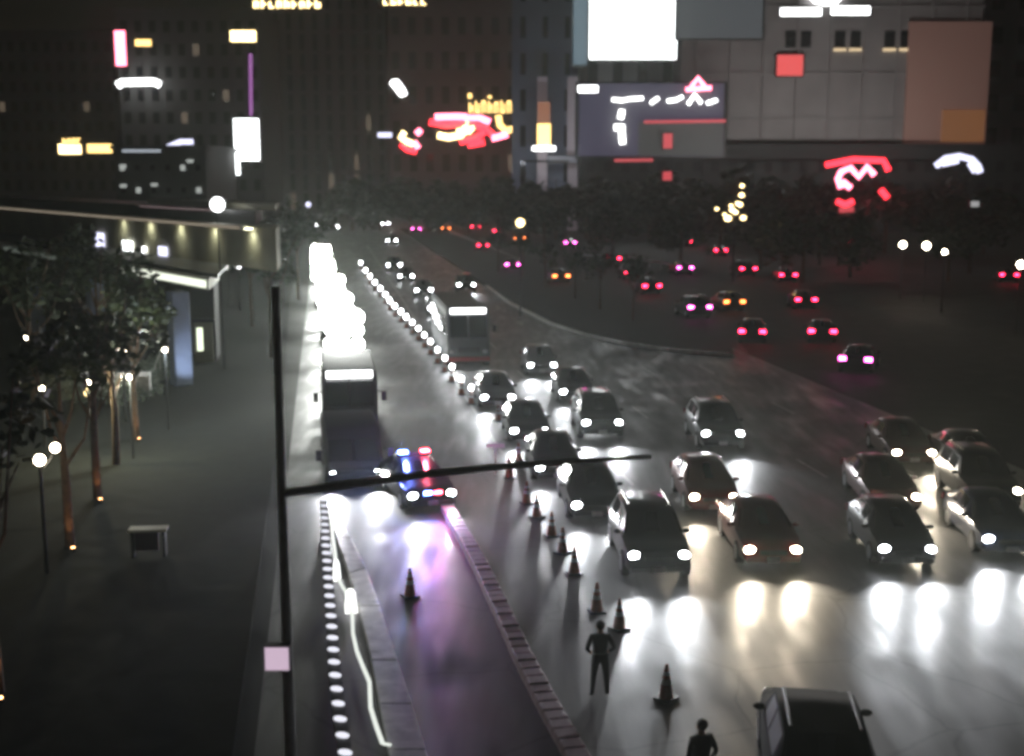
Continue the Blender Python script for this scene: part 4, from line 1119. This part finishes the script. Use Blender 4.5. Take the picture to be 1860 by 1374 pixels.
tubes('neon_star', 239, [[(1256, 158), (1268, 142), (1280, 158)], [(1246, 163), (1292, 160)]], .5, M['pinkneon'], 'small pink neon peak above the white script')
tubes('neon_line', 238.5, [[(1170, 222), (1318, 220)], [(1116, 292), (1186, 291)]], .3, M['redsoft'], 'pair of thin dull red neon lines on the violet screen')
sign('red_sign', 1205, 243, 1221, 270, 238, M['redsoft'], 'upper small dull red sign below the violet screen')
sign('red_sign', 1204, 312, 1220, 328, 200, M['redsoft'], 'lower small dull red sign in the dark trees')
sign('white_sign', 1050, 156, 1086, 168, 239, M['white'], 'flat white oval light at the top left of the violet screen')
sign('red_sign', 1412, 100, 1458, 138, 249, glow('salmon_sign_glow', (1, .12, .12), .9), 'salmon red square sign on the wide grey casino front')
sign('white_sign', 1418, 15, 1492, 29, 249, M['white'], 'left one of two white bars high on the casino front')
sign('white_sign', 1510, 12, 1580, 27, 249, M['white'], 'right one of two white bars high on the casino front')
tubes('ring_sign', 249, [[(1470, -10), (1482, 2), (1500, 6), (1518, 4), (1530, -10)]], .5, M['white'], 'white arc cut off by the top edge above the two bars')
sign('gold_sign', 418, 56, 465, 76, 296, M['goldhot'], 'small gold sign left of the purple neon line')
sign('red_sign', 207, 56, 230, 120, 296, M['pinkneon'], 'upright pinkish red sign at upper left')
sign('gold_sign', 245, 72, 275, 84, 296, M['gold'], 'tiny gold sign between the upright red sign and the white bar')
tubes('white_bar_sign', 295, [[(214, 156), (222, 150), (280, 149), (290, 154)]], .9, M['white'], 'white bar sign with drooping ends below the upright red sign')
tubes('neon_line', 294, [[(455, 98), (456, 210)]], .45, M['purple'], 'thin purple vertical neon line above the white pylon')
sign('pylon_sign', 424, 216, 472, 292, 200, M['whitewall'], 'blinding white pylon sign left of the street end')
sign('pylon_sign', 424, 290, 436, 318, 200, M['whitewall'], 'lower white tongue of the pylon sign')
sign('gold_sign', 106, 262, 148, 280, 240, M['goldhot'], 'left one of two gold canopies at the far left')
sign('gold_sign', 158, 262, 204, 278, 240, M['gold'], 'right one of two gold canopies at the far left')
sign('white_sign', 222, 272, 292, 277, 179, glow('grey_strip_glow', (.5, .55, .62), .8), 'thin bluish white strip on the low dark block')
tubes('white_sign', 200, [[(305, 268), (328, 258), (350, 258)]], .5, M['ledw'], 'slanting white light patch right of the thin bluish strip')
for i, (x, y) in enumerate(((223, 302), (224, 338), (280, 336), (345, 293))):
    sign('wall_light', x - 6, y - 3, x + 6, y + 3, 179, dimcold, 'small white wall light, %s of the four on the low dark block' % ('top left', 'bottom left', 'bottom middle', 'top right')[i], .3, False, 'light')
for x_, y_ in ((853, 174), (889, 178)):
    sign('sign_finial', x_ - 3, y_ - 4, x_ + 4, y_ + 10, 299.5, M['gold'], 'yellow upright stroke on top of the yellow letter sign, %s one' % ('left' if x_ < 870 else 'right'))
tubes('neon_leaf', 300, [[(712, 148), (722, 160), (731, 172)], [(718, 148), (730, 164), (734, 174)]], .9, M['white'], 'white leaf shaped light at the left of the neon group')
tubes('neon_swirl', 300, [['pinkneon', (790, 213), (830, 212), (870, 214), (890, 222)], ['red', (780, 222), (810, 228), (840, 224), (880, 232), (895, 245)], ['goldhot', (795, 246), (815, 250), (838, 246), (846, 232), (850, 222)],
      ['red', (835, 258), (862, 252), (880, 240)], ['gold', (905, 210), (908, 228), (920, 238), (940, 232)], ['pinkneon', (893, 252), (908, 248), (922, 244)], ['red', (850, 264), (880, 258)], ['goldhot', (830, 240), (852, 238), (860, 228)]], .9, M['red'], 'tangle of red, pink and gold neon over the trees')
tubes('neon_swirl', 298, [['goldhot', (735, 240), (728, 250), (740, 258), (750, 262)], ['pinkneon', (765, 236), (756, 244)], ['pinkneon', (752, 258), (760, 270)], ['red', (728, 262), (740, 272), (756, 276)]], .8, M['red'], 'smaller curl of pink and gold neon left of the big tangle')
sign('white_sign', 686, 241, 712, 250, 298, M['ledw'], 'short white bar at the left end of the neon curls')
cs = sign('light_column', 976, 225, 1000, 266, 250, M['gold'], 'tall orange lit column with a white foot left of the violet screen')
a = at(988, 205, 250) - cs.location
MB().box((a.x, 0, a.z), (2.5, .3, 4.2)).obj('upper_face', glow('dull_orange_glow', (.7, .28, .15), .4), cs)
a = at(988, 270, 249.5) - cs.location
MB().box((a.x, -.4, a.z), (4.6, .4, .9)).obj('white_foot', M['white'], cs)
sign('ledge', 995, 284, 1048, 296, 245, glow('dull_grey_glow', (.25, .25, .29), .35), 'dull grey ledge below the orange lit column')
def strokes(x0, y0, x1, y1, Y, m_, n, label, seed):
    rn = random.Random(seed); a = at(x0, y0, Y); c = at(x1, y1, Y); w = c.x - a.x; h = a.z - c.z
    e = empty('letter_sign', (a.x, Y, c.z), 0, label, 'sign')
    MB().box((w / 2, .3, h / 2), (w * 1.03, .3, h * 1.25)).obj('backing', M['darksteel'], e)
    cw = w / n
    for i in range(n):
        hh = h * rn.uniform(.75, 1.0); b = MB()
        b.box((cw * (i + .28), 0, hh / 2), (cw * .26, .25, hh))
        b.box((cw * (i + .55), .002, hh * rn.choice((.12, .5, .9))), (cw * .5, .24, h * .2))
        if rn.random() < .6: b.box((cw * (i + .75), .004, hh * .4), (cw * .22, .23, hh * .75))
        b.obj('letter', m_, e)
    return e
strokes(458, 0, 584, 15, 290, M['goldhot'], 9, 'row of gold letters cut by the top edge, left one', 3)
strokes(694, -2, 776, 9, 290, M['goldhot'], 6, 'row of gold letters cut by the top edge, right one', 4)
strokes(850, 182, 942, 206, 298, M['gold'], 8, 'yellow letters above the red neon tangle', 8)
strokes(112, 250, 148, 262, 239, M['gold'], 4, 'row of dull gold letters above the left gold canopy', 9)
# red heart-like neon and white swoosh
tubes('neon_script', 170, [['pinkneon', (1528, 342), (1522, 325), (1528, 312), (1545, 305), (1560, 322), (1575, 303), (1588, 318)], ['pinkneon', (1545, 342), (1530, 330)], ['red', (1500, 300), (1550, 290), (1605, 292), (1614, 310)], ['red', (1600, 345), (1612, 360)], ['red', (1520, 366), (1535, 372), (1550, 366)], ['redsoft', (1525, 382), (1550, 380)]], .45, M['red'], 'bright pink and red neon script glowing over the dark park')
lamp('POINT', 'neon_glow_light', 400, (1, .05, .15), None, at(1560, 325, 168), radius=2.5)
tubes('white_arch', 160, [[(1700, 302), (1718, 288), (1742, 284), (1765, 290), (1776, 302), (1780, 314)], [(1712, 298), (1740, 292)], [(1762, 296), (1772, 312)]], .45, M['ledw'], 'white and blue arch light at right beside the neon script')
sign('white_sign', 1764, 366, 1778, 376, 150, glow('dim_white_glow', (.6, .6, .6), .6), 'small dim white light below the white arch')
# gold cluster: strings of bulbs on a cone tree
gl = empty('light_tree', at(1335, 405, 130), 0, 'triangle of gold light bulbs right of the island', 'light decoration')
for (x, y, r) in ((1348, 338, .25), (1347, 355, .3), (1340, 370, .25), (1344, 372, .3), (1330, 382, .3), (1336, 386, .28), (1322, 397, .4), (1350, 396, .33), (1302, 380, .2), (1328, 374, .22), (1316, 390, .2)):
    MB().ball(at(x, y, 130) - gl.location, (r, r, r * .8), 8, 6).obj('light_bulb', M['goldhot'], gl, smooth=60)
MB().tube([Vector((0, 0, -gl.location.z)), Vector((0, .5, 4.5))], [.12, .04], 8).obj('mast', M['darksteel'], gl)

# wall washers: rows of ground floodlights in front of the lit casino fronts
def washer(px, Y, w, power, col, target, label, zp=14.0):
    q = at(px, 400, Y)
    e = empty('wall_washer', (q.x, Y, 0), 0, label, 'floodlight')
    MB().box((0, 0, zp), (w, .5, .4)).obj('housing', M['darksteel'], e)
    for xx in (-w / 2 + .3, w / 2 - .3): MB().tube([(xx, 0, 0), (xx, 0, zp)], .12, 6).obj('post', M['darksteel'], e)
    l = bpy.data.lights.new('washer_light', 'AREA'); l.shape = 'RECTANGLE'; l.size = w; l.size_y = .6
    l.energy = power; l.color = col
    o = bpy.data.objects.new('washer_light', l); COL.objects.link(o); o.parent = e
    o.location = (0, .3, zp + .4)
    d = Vector((0, target[0], target[1])); o.rotation_euler = d.to_track_quat('-Z', 'Y').to_euler()
washer(1520, 222, 50, 4600, (1, .93, .90), (28, 20), 'long row of floodlights washing the wide grey casino front')
washer(990, 238, 9, 1100, (.85, .9, 1), (22, 20), 'short row of floodlights washing the bluish grey tower')
# ------------------------------------------------------------------ haze
b = MB()
b.box((0, 330, 33.5), (1200, 780, 70.0))
hz = b.obj('haze', None)
hz.data.materials.clear()
hm = bpy.data.materials.new('haze'); hm.use_nodes = True
t = hm.node_tree
for n_ in list(t.nodes): t.nodes.remove(n_)
o_ = t.nodes.new('ShaderNodeOutputMaterial'); pv = t.nodes.new('ShaderNodeVolumePrincipled')
pv.inputs['Color'].default_value = (.86, .95, .88, 1)
pv.inputs['Density'].default_value = 0.00055
pv.inputs['Anisotropy'].default_value = 0.7
t.links.new(pv.outputs[0], o_.inputs['Volume'])
hz.data.materials.append(hm)
tag(hz, kind='stuff')
hz['label'] = 'thin damp night haze over the whole street'
